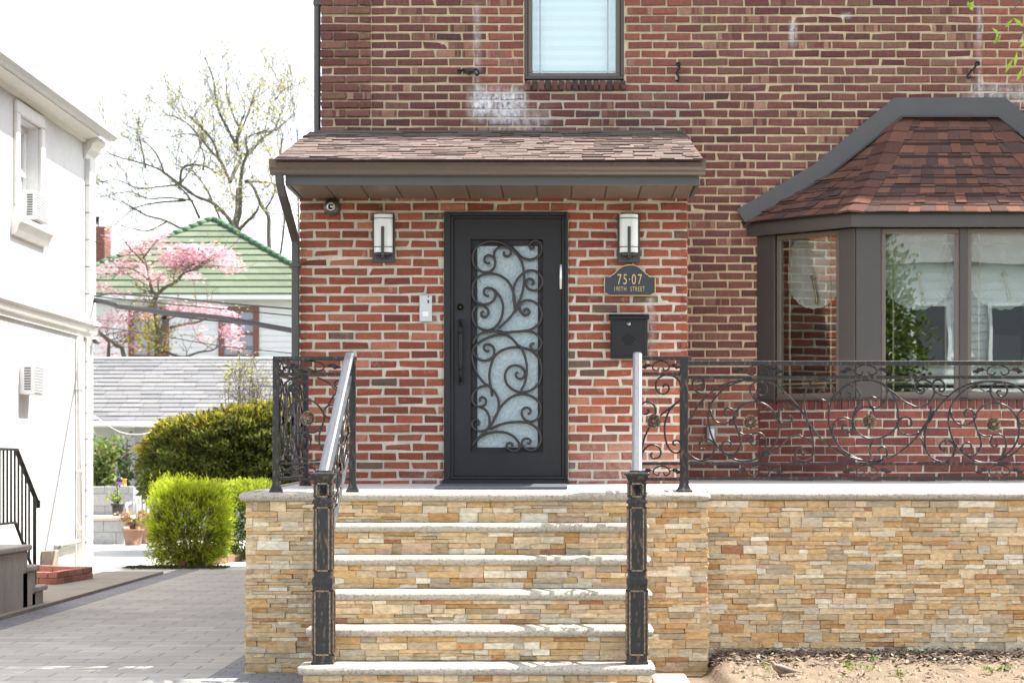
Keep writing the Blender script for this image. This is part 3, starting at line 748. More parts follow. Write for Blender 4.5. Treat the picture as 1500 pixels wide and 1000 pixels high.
# flared hipped roof
RE = [Vector((1.462, WM)), Vector((2.215, 14.33)), Vector((BX0+BX1-2.215, 14.33)), Vector((BX0+BX1-1.462, WM))]
TX0, TX1 = PX(1321,WM), None
TX1 = BX0+BX1-TX0
RZ0, RZ1 = 3.212, PZ(168, WM)
def rz(s):
    h = .855*s if s < .5577 else .477+1.1824*(s-.5577)
    return RZ0+(RZ1-RZ0)*h
def rp(e, t, s):       # point on the rib from eave corner e to top corner t
    return Vector((lerp(e[0],t[0],s), lerp(e[1],t[1],s), rz(s)))
tops = [(TX0,WM), (TX0,WM), (TX1,WM), (TX1,WM)]
SH2 = [(.138,.066,.046),(.152,.074,.052),(.112,.058,.045),(.082,.05,.044),(.168,.082,.057),(.092,.053,.045),(.128,.066,.05)]
mb = MB(); NC = 9
for k in range(3):
    for i in range(NC):
        s0, s1 = max(0, i/NC-.006), min(1, (i+1)/NC+.03)
        f0, f1 = rp(RE[k],tops[k],s0), rp(RE[k+1],tops[k+1],s0); g0, g1 = rp(RE[k],tops[k],s1), rp(RE[k+1],tops[k+1],s1)
        if k == 0: f0, g0 = Vector((lerp(RE[0].x,TX0,s0),WM-.004,rz(s0))), Vector((lerp(RE[0].x,TX0,s1),WM-.004,rz(s1)))
        if k == 2: f1, g1 = Vector((lerp(RE[3].x,TX1,s0),WM-.004,rz(s0))), Vector((lerp(RE[3].x,TX1,s1),WM-.004,rz(s1)))
        Lw = (f1-f0).length
        # under course: dark strip, upper laminated teeth in front
        tab(mb, f0, f1, g1, g0, .004, (.042,.026,.024))
        t = -U(0,.1)/max(Lw,.1)
        while t < 1:
            w = U(.075,.125)/max(Lw,.05); a, b = max(0,t), min(1,t+w-.002/max(Lw,.05))
            if b > a:
                c = jit(R.choice(SH2), .12); th = R.choice([.006,.006,.0135])
                sh = 0 if th > .01 else (g0-f0).normalized()*U(.0,.008)
                A_, B_ = f0.lerp(f1,a), f0.lerp(f1,b); C_, D_ = g0.lerp(g1,b), g0.lerp(g1,a)
                if sh: A_, B_ = A_+sh, B_+sh
                m1, m2 = A_.lerp(D_, .62), B_.lerp(C_, .62)
                tab(mb, A_, B_, m2, m1, th, c, (.05,.03,.026))
                tab(mb, m1, m2, C_, D_, th*.6, jit(tuple(q*.72 for q in c), .1) if R.random() < .55 else c)
            t += w
v = []
for s in (0, .5577, 1): v += [rp(RE[k],tops[k],s)+Vector((0,.0,-.01)) for k in range(4)]
mb.add(v, [(i*4+k, i*4+k+1, i*4+k+5, i*4+k+4) for i in range(2) for k in range(3)], (.05,.03,.027))
broof = part(mb, 'roof', M['shingle'], bay)
for k in (1, 2):
    mb = MB()
    sgn = 1 if k == 1 else -1
    for i in range(10):
        s0, s1 = i/10.6-.012, (i+1)/10.6+.03; s0 = max(s0, -.01)
        c = jit(R.choice([(.125,.06,.046),(.10,.05,.04),(.075,.045,.04),(.14,.066,.048)]), .1)
        a, b = rp(RE[k],tops[k],s0), rp(RE[k],tops[k],min(1,s1)); up = Vector((-.35*sgn,-.5,.8)).normalized()
        wf = Vector((sgn*.115,0,0)); d2 = ((RE[0]-RE[1]) if k == 1 else (RE[3]-RE[2])).normalized(); wl = Vector((d2.x*.13,d2.y*.13,0))
        da = up*.030; db = up*.012
        q = [a+wl+da*.55, a+da, a+wf+da*.55, b+wf+db*.5, b+db, b+wl+db*.5]
        q2 = [p-up*.016 for p in q[:3]]
        for j in (0,2): q[j].z = q[j].z
        mb.add(q+q2, [(0,1,4,5),(1,2,3,4),(6,7,1,0),(7,8,2,1),(6,0,5),(8,3,2)], c, False)
    part(mb, 'hip_cap', M['shingle'], broof)
mb = MB()      # metal flashing round the roof against the wall
def pw(px, py, y): return (PX(px,WM), y, PZ(py,WM))
outer = [(1079,307.5),(1192,241.5),(1309,144),(1390,144)]; inner = [(1092,328),(1216,253),(1321,170),(1390,170)]
def sym(l): return l+[(2*1390-x, y) for x, y in l[::-1][1:]]
o_, i_ = sym(outer), sym(inner)
for k in range(len(o_)-1):
    q = [o_[k], o_[k+1], i_[k+1], i_[k]]
    mb.add([pw(x,y,WM-.03) for x, y in q]+[pw(x,y,WM-.006) for x, y in q], [(0,1,2,3),(7,6,5,4),(0,4,5,1),(1,5,6,2),(2,6,7,3),(3,7,4,0)])
    i2 = [(x, y) for x, y in (i_[k], i_[k+1])]
    mb.add([pw(*i2[0],WM-.03), pw(*i2[1],WM-.03), (PX(i2[1][0],WM), WM-.075, PZ(i2[1][1],WM)-.022), (PX(i2[0][0],WM), WM-.075, PZ(i2[0][1],WM)-.022)], [(0,1,2,3)])
part(mb, 'flashing', M['trim'], broof)
# curtains: gathered lace fans hung behind the panes
def curtain(a, b, u0, u1, knot, label):
    tf = plane_tf(a, b-a); mb = MB(tf); cx = (u0+u1)/2; r = (u1-u0)/2*1.0; zc = HEAD-.04-.30; n = 96
    cz = zc+.0
    rings = []
    for j in range(7):
        t = j/6; rg = []
        for i in range(n+1):
            an = 2*math.pi*i/n; rr = r*t
            sc_ = 1+.018*math.sin(an*22)*(t > .9)
            x, z = cx+math.cos(an)*rr*sc_, cz+math.sin(an)*rr*sc_
            z = min(z, HEAD-.045)
            if an < math.pi and t > .9: x = cx+math.cos(an)*r; z = cz+ (HEAD-.045-cz)*min(1, math.sin(an)*1.6)
            rg.append((x, .12+.012*math.sin(an*44)*t, z))
        rings.append(rg)
    v = [p for r_ in rings for p in r_]
    mb.add(v, [(j*(n+1)+i, j*(n+1)+i+1, (j+1)*(n+1)+i+1, (j+1)*(n+1)+i) for j in range(6) for i in range(n)], None, True)
    o = solo(mb, 'lace_curtain', M['lace'], label, 'curtain', 'gathered lace curtains in the bay window')
    k = MB(tf); k.lathe([(.003,-.02),(.02,-.012),(.024,0),(.02,.012),(.003,.02)], (cx, .095, cz), 'z', 12)
    k.tube(catmull([(cx,.09,cz),(cx+.012,.088,cz-.07),(cx+.03,.088,cz-.15),(cx+.036,.088,cz-.21)], 4), .008, 6, r1=.014)
    kk = k.build('tie', M['brass']); kk.data.transform(Matrix.Translation(-o.location)); kk.parent = o
a, b = sides[0]; L_ = (b-a).length
curtain(a, b, .205, L_-.185, 0, 'round pleated lace curtain in the angled side pane of the bay')
a, b = sides[1]; L_ = (b-a).length
curtain(a, b, e0+.03, e0+wdt-.08, 0, 'round pleated lace curtain in the front bay pane nearest the grey corner board')
curtain(a, b, e0+wdt+.03, e0+2*wdt-.08, 0, 'round pleated lace curtain in the front bay pane cut off by the photo edge')

# ------------------------------------------------------------------ fittings on the vestibule wall
def wall_lamp(px, label):
    t = thing('wall_lamp', label, 'wall lamp', (PX(px,V), V, PZ(384,V)), 'lantern wall lamps beside the door')
    z = lambda py: PZ(py,V); X = lambda d: PX(px+d,V)
    mb = MB(); mb.box(X(-16.5), X(16.5), V-.014, V-.001, z(385), z(315), bev=.003); part(mb, 'backplate', M['lampmetal'], t)
    mb = MB(); pr = []
    for i in range(13):
        a = math.pi*(.5+i/12*-1+0); pr.append((X(0)+.068*math.sin(math.pi*(i/12-.5)), V-.045-.035*math.cos(math.pi*(i/12-.5))))
    n = len(pr); v = [(x,y,z(371)) for x, y in pr]+[(x,y,z(315.5)) for x, y in pr]
    mb.add(v, [(i,i+1,n+i+1,n+i) for i in range(n-1)], None, True); mb.add(v, [tuple(range(n))[::-1], tuple(range(n,2*n)), (0,n,2*n-1,n-1)], None, False)
    part(mb, 'glass_shade', M['frost'], t)
    mb = MB()
    for zz in (z(321.5), z(363)):
        mb = MB(); mb.tube([(X(0)+.071*math.sin(math.pi*(i/12-.5)), V-.045-.038*math.cos(math.pi*(i/12-.5)), zz) for i in range(13)], .003, 6)
        part(mb, 'strap', M['lampmetal'], t)
    mb = MB(); mb.tube([(X(-18.5),V-.016,z(322.5)),(X(18.5),V-.016,z(322.5))], .004, 6); part(mb, 'pin', M['lampmetal'], t)
    mb = MB(); mb.box(X(-2.3), X(2.3), V-.108, V-.100, z(378), z(334), bev=.002); mb.box(X(-2.3), X(2.3), V-.108, V-.014, z(379), z(376.5), bev=.002)
    mb.box(X(-11), X(11), V-.09, V-.014, z(375.5), z(371.8), bev=.006); part(mb, 'bracket', M['lampmetal'], t)
wall_lamp(562.3, 'opal glass lantern wall lamp on bare brick above the white intercom side of the door')
wall_lamp(920.8, 'opal glass lantern wall lamp directly above the black house number plaque')

pl = thing('address_plaque', 'black arched house number plaque with gold lettering above the mailbox', 'plaque', (PX(922.5,V), V, PZ(433,V)))
Q = [(90,425),(235,420),(262,385),(330,350),(420,250),(470,208),(530,175),(600,150),(690,135),(800,142),(870,163),(930,195),(990,240),(1045,292),(1100,355),(1150,380),(1185,430),(1325,435),(1325,815),(1250,850),(1205,885),(210,885),(150,845),(90,820)]
Q = [(PX(880+x/16.667,V), PZ(380+y/16.667,V)) for x, y in Q]; cxp = sum(x for x, _ in Q)/len(Q); czp = sum(z for _, z in Q)/len(Q)
Q = Q[::-1]
mb = MB(); mb.prism([(x,z) for x, z in Q], V-.016, V-.001); part(mb, 'plate', M['plaque'], pl)
mb = MB(); k = .965
mb.tube([(x,V-.017,z) for x, z in Q]+[(Q[0][0],V-.017,Q[0][1])], .0042, 6); part(mb, 'rim', M['gold'], pl)
def text(s, cx, cz, h, width, y, name, parent):
    cu = bpy.data.curves.new('lettering', 'FONT'); cu.body = s; cu.size = 1; cu.extrude = .015; cu.offset = -.004; cu.space_character = 1.25
    o = bpy.data.objects.new('lettering_tmp', cu); COL.objects.link(o)
    bpy.context.view_layer.update()
    me = bpy.data.meshes.new_from_object(o.evaluated_get(bpy.context.evaluated_depsgraph_get()))
    bpy.data.objects.remove(o); bpy.data.curves.remove(cu)
    a = np.array([v.co[:] for v in me.vertices]); lo, hi = a.min(0), a.max(0)
    sx, sz = width/(hi[0]-lo[0]), h/(hi[1]-lo[1])
    for v in me.vertices:
        x, yy, zz = v.co
        v.co = (cx+(x-(lo[0]+hi[0])/2)*sx, y-zz*.15, cz+(yy-(lo[1]+hi[1])/2)*sz)
    me.materials.append(M['gold']); off = Vector((0,0,0)); q = parent
    while q: off += q.location; q = q.parent
    me.transform(Matrix.Translation(-off)); o = bpy.data.objects.new(name, me); COL.objects.link(o); o.parent = parent
text('75', PX(911.3,V), PZ(409.3,V), .074, .068, V-.0175, 'lettering', pl)
text('·', PX(922,V), PZ(409.3,V), .008, .008, V-.0175, 'lettering', pl)
text('07', PX(932.8,V), PZ(409.3,V), .074, .074, V-.0175, 'lettering', pl)
text('190TH', PX(908.5,V), PZ(423.4,V), .034, .086, V-.0175, 'lettering', pl)
text('STREET', PX(933.7,V), PZ(423.4,V), .034, .104, V-.0175, 'lettering', pl)

mbx = thing('mailbox', 'black wall mailbox with embossed lattice and round lock below the plaque', 'mailbox', (PX(920.5,V), V, PZ(525.7,V)))
mb = MB(); mb.box(PX(894,V), PX(948,V), V-.085, V-.002, PZ(525.7,V), PZ(467,V), bev=.006)
frame(mb, PX(897,V), PX(945,V), PZ(523,V), PZ(470,V), .006, V-.090, V-.084, .002)
part(mb, 'body', M['iron'], mbx)
mb = MB(); x0, x1 = PX(891.5,V), PX(950,V)
pr = [(V-.002,PZ(460,V)),(V-.04,PZ(460.5,V)),(V-.09,PZ(463,V)),(V-.102,PZ(465.5,V)),(V-.102,PZ(468,V)),(V-.002,PZ(468,V))]
mb.extrude_x(pr, x0, x1); part(mb, 'lid', M['iron'], mbx)
mb = MB(); mb.lathe([(.004,-.012),(.013,-.010),(.015,0)], (PX(920.5,V), V-.088, PZ(475,V)), 'y', 16); part(mb, 'lock', M['chrome'], mbx)
mb = MB(); c = (PX(920.5,V), PZ(498,V)); d = .0125
for i in range(-2,3):
    for j in range(-2,3):
        if abs(i)+abs(j) == 4 and i*j > 0: pass
        x, z = c[0]+(i-j)*d, c[1]+(i+j)*d; 
        if abs(i+j) > 3: continue
        mb.add([(x-d*.8,V-.0865,z),(x,V-.0865,z-d*.8),(x+d*.8,V-.0865,z),(x,V-.0865,z+d*.8),(x,V-.092,z)], [(0,1,4),(1,2,4),(2,3,4),(3,0,4)])
part(mb, 'emblem', M['iron'], mbx)

ic = thing('intercom', 'pale grey intercom panel with square button on the brick left of the door', 'intercom', (PX(624,V), V, PZ(471,V)))
mb = MB(); mb.box(PX(614.8,V), PX(633,V), V-.028, V-.001, PZ(471,V), PZ(432.6,V), bev=.004); part(mb, 'body', mat('intercom_grey', (.50,.52,.53), .4), ic)
mb = MB(); mb.box(PX(618.8,V), PX(628,V), V-.033, V-.0275, PZ(464.2,V), PZ(456,V), bev=.002); part(mb, 'button', M['plastic'], ic)
mb = MB(); mb.lathe([(.003,-.004),(.006,0)], (PX(627.8,V),V-.0285,PZ(433.9+1,V)), 'y', 10); mb.box(PX(626.4,V), PX(629.2,V), V-.0305, V-.0275, PZ(444.4,V), PZ(439.6,V), bev=.001); part(mb, 'lens', mat('lens_blue', (.03,.035,.09), .1), ic)

fx = thing('round_fixture', 'round bronze fixture on the brick just under the porch soffit', 'fixture', (PX(486.7,V), V, PZ(317,V)))
c = (PX(486.7,V), V, PZ(304.5,V))
mb = MB(); mb.lathe([(.03,-.075),(.045,-.072),(.058,-.05),(.064,-.02),(.064,-.001)], c, 'y', 24); part(mb, 'body', mat('fixture_bronze', (.10,.08,.065), .4, .3), fx)
mb = MB(); mb.lathe([(.004,-.084),(.012,-.083),(.014,-.072)], (c[0]+.006,c[1],c[2]+.002), 'y', 14); mb.lathe([(.018,-.078),(.026,-.082),(.034,-.078)], c, 'y', 20); part(mb, 'lens', M['chrome'], fx)

ot = thing('outlet_box', 'small grey weatherproof outlet box low on the dark brick wall behind the railing', 'outlet', (PX(1041,WM), WM, PZ(649,WM)))
mb = MB(); mb.box(PX(1034.5,WM), PX(1048,WM), WM-.05, WM-.003, PZ(648,WM), PZ(623,WM), bev=.006); part(mb, 'box', mat('outlet_grey', (.27,.28,.29), .4, .4), ot)
mb = MB(); mb.box(PX(1037.5,WM), PX(1045.5,WM), WM-.065, WM-.051, PZ(645,WM), PZ(628,WM), bev=.006); part(mb, 'cover', M['plastic'], ot)

dm = MB(); y0, y1 = 12.55, 13.3
v = [(PX(640,12.8),y0,floor_z(y0)+.004),(PX(831,12.8),y0,floor_z(y0)+.004),(PX(831,12.8),y1,floor_z(y1)+.004),(PX(640,12.8),y1,floor_z(y1)+.004)]
dm.add(v+[(a,b,c+.012) for a, b, c in v], [(3,2,1,0),(4,5,6,7),(0,1,5,4),(1,2,6,5),(2,3,7,6),(3,0,4,7)])
solo(dm, 'doormat', M['fabric'], 'thin dark slate blue doormat on the landing in front of the door', 'doormat')

# ================================================================== front steps and terrace
porch = thing('stone_porch', 'stacked stone porch with five cream granite steps and a long terrace wall', 'porch', (0, 12, 0))
RY = WF+.045                       # stone faces below the landing edge
SX0, SX1 = -1.40, .535             # stairs between the piers
PXL, PXR = -1.955, PX(1037,WF)
mb = MB()
zt = 1.137-.056
TY = [WF-.27*i for i in range(6)]; TZ = [1.137-.1885*i for i in range(7)]
ledge(mb, PXL, SX0, -.02, zt, RY, RY+.04); ledge(mb, SX1, PXR, -.02, zt, RY, RY+.04)
ledge(mb, SX0, SX1, TZ[1], zt, RY, RY+.04)
mb.tf = plane_tf((PXR, RY), (0,1)); ledge(mb, 0, WW+.03-RY, -.02, zt, 0, .04)
mb.tf = plane_tf((PXL, 15.), (0,-1)); ledge(mb, 0, 15-RY, -.02, zt, 0, .04)
mb.tf = None
part(mb, 'pier', M['stone'], porch)
mb = MB(); ledge(mb, PXR-.02, 5.6, -.02, zt, WW+.03, WW+.07); part(mb, 'terrace_wall', M['stone'], porch)
core = MB(); core.box(PXL+.03, PXR-.03, RY+.03, 14.9, -.02, zt); core.box(PXR-.04, 5.6, WW+.06, 14.9, -.02, zt)
def bullnose(y, z, th=.052, depth=.32, lip=0.):
    r = th/2; return [(y+depth,z-th)]+[(y+r-r*math.sin(a), z-r-r*math.cos(a)) for a in [math.pi*i/9 for i in range(10)]]+[(y+depth,z)]
for i in range(1, 6):
    y, z = TY[i], TZ[i]
    tr = MB(); x0, x1 = -1.43+(0 if i < 5 else -.012), .575-.005*i
    xs = [x0-.02*0]+[lerp(x0, x1, k/24) for k in range(1, 24)]+[x1]
    for s_ in range(1):
        pr = bullnose(y, z); n = len(pr); v = []
        for x in [x0, x0+.012]+xs[1:-1]+[x1-.012, x1]:
            e = 1 if x0+.005 < x < x1-.005 else 0
            for py, pz in pr:
                pyy = py+(0 if e else .012)+U(-.0025,.0025); pzz = pz+(0 if e else (.008 if pz < z-.03 else -.008))+U(-.0012,.0012)
                v.append((x, pyy, pzz))
        m_ = len(v)//n
        tr.add(v, [(a*n+k, a*n+(k+1)%n, (a+1)*n+(k+1)%n, (a+1)*n+k) for a in range(m_-1) for k in range(n)], None, True)
        tr.add(v, [tuple(range(n))[::-1], tuple((m_-1)*n+k for k in range(n))], None, False)
    part(tr, 'tread', M['granite'], porch)
    rs = MB(); z0 = TZ[i+1] if i < 5 else -.02
    ledge(rs, x0+.03, x1-.03, z0, z-.053, y+.04, y+.08)
    rs.tf = plane_tf((x1-.03, y+.04), (0,1)); ledge(rs, 0, WF-y-.0, max(z0-.0,-.02), z-.053, 0, .03)
    rs.tf = None
    part(rs, 'riser', M['stone'], porch)
    core.box(x0+.05, x1-.06, y+.07, RY+.03, -.02, z-.053)
part(core, 'core', M['concrete'], porch)
mb = MB()      # landing coping with a rounded nose all round
def cope(pts, z, th=.056):
    """nosing swept along a path of (x,y) with outward side to the right of travel"""
    r = th/2; n = 10; rings = []
    P2 = []
    for i in range(len(pts)-1):
        a, b = Vector(pts[i]), Vector(pts[i+1]); k = max(1, int((b-a).length/.08))
        P2 += [a.lerp(b, j/k) for j in range(k)]
    P2.append(Vector(pts[-1]))
    for i, p in enumerate(P2):
        a, b = P2[max(i-1,0)], P2[min(i+1,len(P2)-1)]; t = (b-a).normalized(); o = Vector((t.y,-t.x))
        zz = z+(p.y-WF)*.0165
        q = [(p.x-o.x*.1, p.y-o.y*.1, zz)]
        for j in range(n+1):
            an = math.pi*j/n; e = U(-.002,.002)
            q.append((p.x+o.x*(-r+(r+e)*math.sin(an)), p.y+o.y*(-r+(r+e)*math.sin(an)), zz-r+r*math.cos(an)))
        q.append((p.x-o.x*.1, p.y-o.y*.1, zz-th)); rings.append(q)
    return rings
cop = cope([(-1.995,14.95),(-1.995,WF+.03),(-1.965,WF),(PX(1038,WF),WF),(PX(1041,WF),WF+.03),(PX(1041,WF),WW+.06)], 1.137)
mb.loft(cop, None, True, False)
mb.loft(cope([(PX(1041,WF)-.0,WW),(5.7,WW)], 1.137), None, True, False)
part(mb, 'coping', M['granite'], porch)
mb = MB()
def slab(x0, x1, y0, y1, dz=0.):
    v = [(x0,y0,floor_z(y0)+dz),(x1,y0,floor_z(y0)+dz),(x1,y1,floor_z(y1)+dz),(x0,y1,floor_z(y1)+dz)]
    mb.add(v+[(a,b,zt+.001) for a, b, c in v], [(0,1,2,3),(7,6,5,4),(0,4,5,1),(1,5,6,2),(2,6,7,3),(3,7,4,0)])
slab(-1.91, PX(1041,WF)-.08, WF+.08, WM+.0, -.002); slab(PX(1041,WF)-.08, 5.7, WW+.08, WM, -.002)
part(mb, 'floor_slab', M['slab'], porch)
# ================================================================== wrought iron
def spiral_leaf(mb, p, q, w, t=.004, y=0):     # acanthus leaf between two points of a vertical panel
    p, q = Vector(p), Vector(q); d = q-p; n = 8; u = Vector((0,0,1)) if abs(d.normalized().z) < .9 else Vector((1,0,0))
    rings = []
    for i in range(n+1):
        s = i/n; ww = w*math.sin(math.pi*min(.97,max(.03,s**.8)))*(1+.35*math.sin(s*15)); c = p+d*s+u*w*.3*math.sin(s*6)
        tt = t*(1.2-s*.6); side = d.cross(u).normalized()
        rings.append([c+u*ww, c+side*tt*1.6, c-u*ww, c-side*tt*1.6])
    mb.loft(rings, None, False)
def rosette(mb, c, r, nrm=(0,-1,0), petals=6):
    nrm = Vector(nrm).normalized(); a = nrm.orthogonal().normalized(); b = nrm.cross(a); c = Vector(c)
    for lay, (k, rr, lift, off) in enumerate(((petals, r, .003, 0), (petals, r*.62, .010, .5))):
        for i in range(k):
            an = 2*math.pi*(i+off)/k; d = a*math.cos(an)+b*math.sin(an); s = nrm.cross(d)
            w = rr*math.sin(math.pi/k)*.95
            p = [c+nrm*lift, c+d*rr*.45+s*w*.75+nrm*(lift+.004), c+d*rr*.85+s*w*.9+nrm*(lift+.010), c+d*rr+nrm*(lift+.004), c+d*rr*.85-s*w*.9+nrm*(lift+.010), c+d*rr*.45-s*w*.75+nrm*(lift+.004), c+d*rr*.55+nrm*(lift-.003)]
            mb.add(p, [(0,1,6),(1,2,6),(2,3,6),(3,4,6),(4,5,6),(5,0,6)], None, False)
            q = [x-nrm*.003 for x in p]; mb.add(q, [(6,1,0),(6,2,1),(6,3,2),(6,4,3),(6,5,4),(6,0,5)], None, False)
    for k in range(7):
        an = 2*math.pi*k/6; o = (a*math.cos(an)+b*math.sin(an))*r*.14 if k < 6 else Vector((0,0,0))
        mb.tube([c+o, c+o*1.2+nrm*.018], .004, 5, r1=.0055)
def post(mb, x, y, z0, z1, w=.02, foot=True):
    mb.box(x-w, x+w, y-w, y+w, z0+.01, z1, bev=.003)
    if foot:
        rings = []
        for dz, ww in ((0,w*2.0),(.012,w*1.95),(.02,w*1.6),(.045,w*1.15),(.075,w*1.05)):
            rings.append([(x-ww,y-ww,z0+dz),(x+ww,y-ww,z0+dz),(x+ww,y+ww,z0+dz),(x-ww,y+ww,z0+dz)])
        mb.loft(rings, None, False)
ZTOP = 2.003
# bar levels measured from the landing rail (top rail, second rail, lower rail, bottom rail)
def zl(py): return PZ(py, 12.05)
ZR = [(zl(528),zl(522)), (zl(550),zl(545.5)), (zl(680.8),zl(676.5)), (zl(703.5),zl(699))]
C6 = lambda l: [((395+x/4.762-409)/104, (515+y/4.762)) for x, y in l]
CL = [C6([(188,262),(178,240),(160,232),(148,248),(155,275),(185,285),(205,262),(200,225),(170,208)][:6]),
      C6([(200,240),(185,222),(160,225),(140,245),(148,275),(180,288),(222,280),(255,255),(260,225),(235,195),(190,182),(140,195),(105,225),(85,280),(72,380),(70,500),(85,610),(130,680),(200,735),(280,758),(370,752),(450,720)]),
      C6([(130,400),(170,355),(240,335),(310,350),(365,410),(380,470),(355,530),(310,562),(250,560),(195,570),(155,610),(148,660),(170,710),(200,735)]),
      C6([(235,600),(250,615),(245,640),(222,635),(212,605),(225,572),(255,562),(280,590),(285,640),(265,690)]),
      C6([(420,405),(430,425),(455,425),(465,395),(440,372),(400,382),(375,425),(405,460),(450,478)]),
      C6([(380,470),(360,530),(343,590),(350,650),(385,700),(440,720)]),
      C6([(330,180),(400,210),(450,255),(490,310),(530,400),(545,500),(530,620),(490,690),(430,740)]),
      C6([(500,600),(470,580),(440,600),(440,640),(470,660),(500,640),(520,590)]),
      C6([(480,260),(450,230),(470,200),(505,215),(500,255),(460,290),(430,330),(405,380)])]
def panel(mb, f, curves, r=.0065, amp=.004):
    for i, c in enumerate(curves):
        mb.tube(catmull([f(u, v, amp*((i % 3)-1)) for u, v in c], 4), r, 6)
def band(mb, f, uc, zc, w, h, dn=1):          # small arched double scroll with leaf ends; f(u metres, z metres, offset)
    s = w/2
    for g in (-1, 1):
        mb.tube(catmull([f(uc+g*s*.10, zc-dn*h*.1,0), f(uc+g*s*.2, zc-dn*h*.35,0), f(uc+g*s*.42, zc-dn*h*.2,0), f(uc+g*s*.40, zc+dn*h*.15,0), f(uc+g*s*.2, zc+dn*h*.38,0), f(uc, zc+dn*h*.46,0)], 4), .005, 5)
        mb.tube(catmull([f(uc+g*s*.42, zc-dn*h*.05,0), f(uc+g*s*.6, zc+dn*h*.1,0), f(uc+g*s*.95, zc-dn*.0,0)], 4), .004, 5)
        spiral_leaf(mb, f(uc+g*s*.55, zc+dn*h*.05, 0), f(uc+g*s*1.05, zc-dn*h*.05, 0), h*.2)

def railing(name, label, loc, group):
    return thing(name, label, 'railing', loc, group)
def bars(mb, a, b, levels, w=.014):           # straight flat bars between two plan points
    a, b = Vector(a), Vector(b); d = (b-a).normalized(); L_ = (b-a).length; old = mb.tf
    mb.tf = plane_tf((a.x,a.y), (d.x,d.y))
    for z0, z1 in levels: mb.box(0, L_, -w, w, z0, z1, bev=.003)
    mb.tf = old

# landing corner beside the steps, left of the door, with a return to the house
t = railing('porch_railing', 'antiqued black iron railing boxing the landing corner beside the downspout', (-1.78, 12.05, 1.137), 'scrolled iron railings round the landing')
xa, xb, ya, yb = PX(404.5,12.05), PX(516.5,12.0), 12.05, 13.42
for x, y in ((xa,ya), (xb,12.0), (xa+.006,yb)):
    mb = MB(); post(mb, x, y, floor_z(y)-.002, ZTOP-.03 if x != xb else ZTOP-.01); part(mb, 'post', M['bronzed'], t)
mb = MB(); bars(mb, (xa-.02,ya), (xb+.02,ya), [ZR[0]], .022); bars(mb, (xa,ya+.023), (xa,13.9), [ZR[0]], .022); part(mb, 'top_rail', M['bronzed'], t)
for z in ZR[1:]:
    mb = MB(); bars(mb, (xa+.021,ya), (xb-.021,ya), [z]); bars(mb, (xa,ya+.021), (xa,yb-.021), [z]); part(mb, 'rail', M['bronzed'], t)
wd = xb-xa-.04
fr = lambda u, v, o: (xa+.02+u*wd, ya+o, zl(v))
mb = MB(); panel(mb, fr, CL); 
fz = lambda u, z, o: (u, ya+o, z)
band(mb, fz, (xa+xb)/2-.02, (ZR[0][0]+ZR[1][1])/2, .36, .075); band(mb, fz, (xa+xb)/2-.06, (ZR[2][0]+ZR[3][1])/2, .3, .075)
part(mb, 'scrollwork', M['bronzed'], t)
mb = MB()
for k in range(3):
    y0, y1 = ya+.03+k*(yb-ya-.05)/3, ya+.03+(k+1)*(yb-ya-.05)/3
    fs = (lambda y0, y1, m: (lambda u, v, o: (xa+o*1.5, y0+(1-u if m else u)*(y1-y0), zl(v))))(y0, y1, k % 2)
    panel(mb, fs, CL); rosette(mb, (xa,(y0+y1)/2,zl(613)), .045, (1,0,0))
    fb = lambda u, z, o: (xa+o, u, z)
    band(mb, fb, (y0+y1)/2, (ZR[0][0]+ZR[1][1])/2, .34, .075); band(mb, fb, (y0+y1)/2, (ZR[2][0]+ZR[3][1])/2, .34, .075)
part(mb, 'scrollwork', M['bronzed'], t)
mb = MB(); rosette(mb, P(451.3,612.6,12.03), .05); part(mb, 'rosette', M['bright'], t)

# short landing railing right of the steps
t = railing('porch_railing', 'short iron railing panel with one flower under the mailbox', (.8, 12.05, 1.137), 'scrolled iron railings round the landing')
x0, x1 = PX(934.5,12.0), PX(1001.5,12.05)
for x in (x0, x1):
    mb = MB(); post(mb, x, 12.03, floor_z(12.03)-.002, ZTOP-.02, .026 if x == x1 else .02); part(mb, 'post', M['bronzed'], t)
mb = MB(); bars(mb, (x0-.02,12.03), (x1+.045,12.03), [ZR[0]], .024); part(mb, 'top_rail', M['bronzed'], t)
for z in ZR[1:]:
    mb = MB(); bars(mb, (x0+.02,12.03), (x1-.027,12.03), [z]); part(mb, 'rail', M['bronzed'], t)
C7 = lambda l: [(925+x/4.762, 515+y/4.762) for x, y in l]
CR = [C7([(345,260),(340,225),(320,190),(285,168),(240,162),(195,180),(170,220),(175,265),(205,292),(240,290),(262,260),(250,230),(225,233),(222,250)]),
      C7([(165,450),(168,400),(150,365),(110,347),(75,365),(65,400),(80,430),(110,432),(122,410),(105,402)]), C7([(200,445),(250,405),(290,375),(345,330)]),
      C7([(310,360),(270,400),(240,470),(230,540),(240,620),(265,680),(310,705),(345,685),(350,650),(325,620),(295,622),(290,645),(310,650)]),
      C7([(125,525),(95,590),(75,660),(65,745)]), C7([(66,745),(80,700),(110,660),(150,648),(190,665),(205,700),(190,735),(150,742),(133,718),(148,703)])]
mb = MB()
for i, c in enumerate(CR): mb.tube(catmull([P(x,y,12.03+.003*(i%3)) for x, y in c], 5), .0068, 6)
xm = (x0+x1)/2; fz = lambda u, z, o: (u, 12.03+o, z)
band(mb, fz, PX(968,12.03), (ZR[0][0]+ZR[1][1])/2, .24, .075); band(mb, fz, PX(969,12.03), (ZR[2][0]+ZR[3][1])/2, .24, .075)
part(mb, 'scrollwork', M['bronzed'], t)
mb = MB(); rosette(mb, P(957.5,617,12.0), .05, petals=8); part(mb, 'rosette', M['bright'], t)

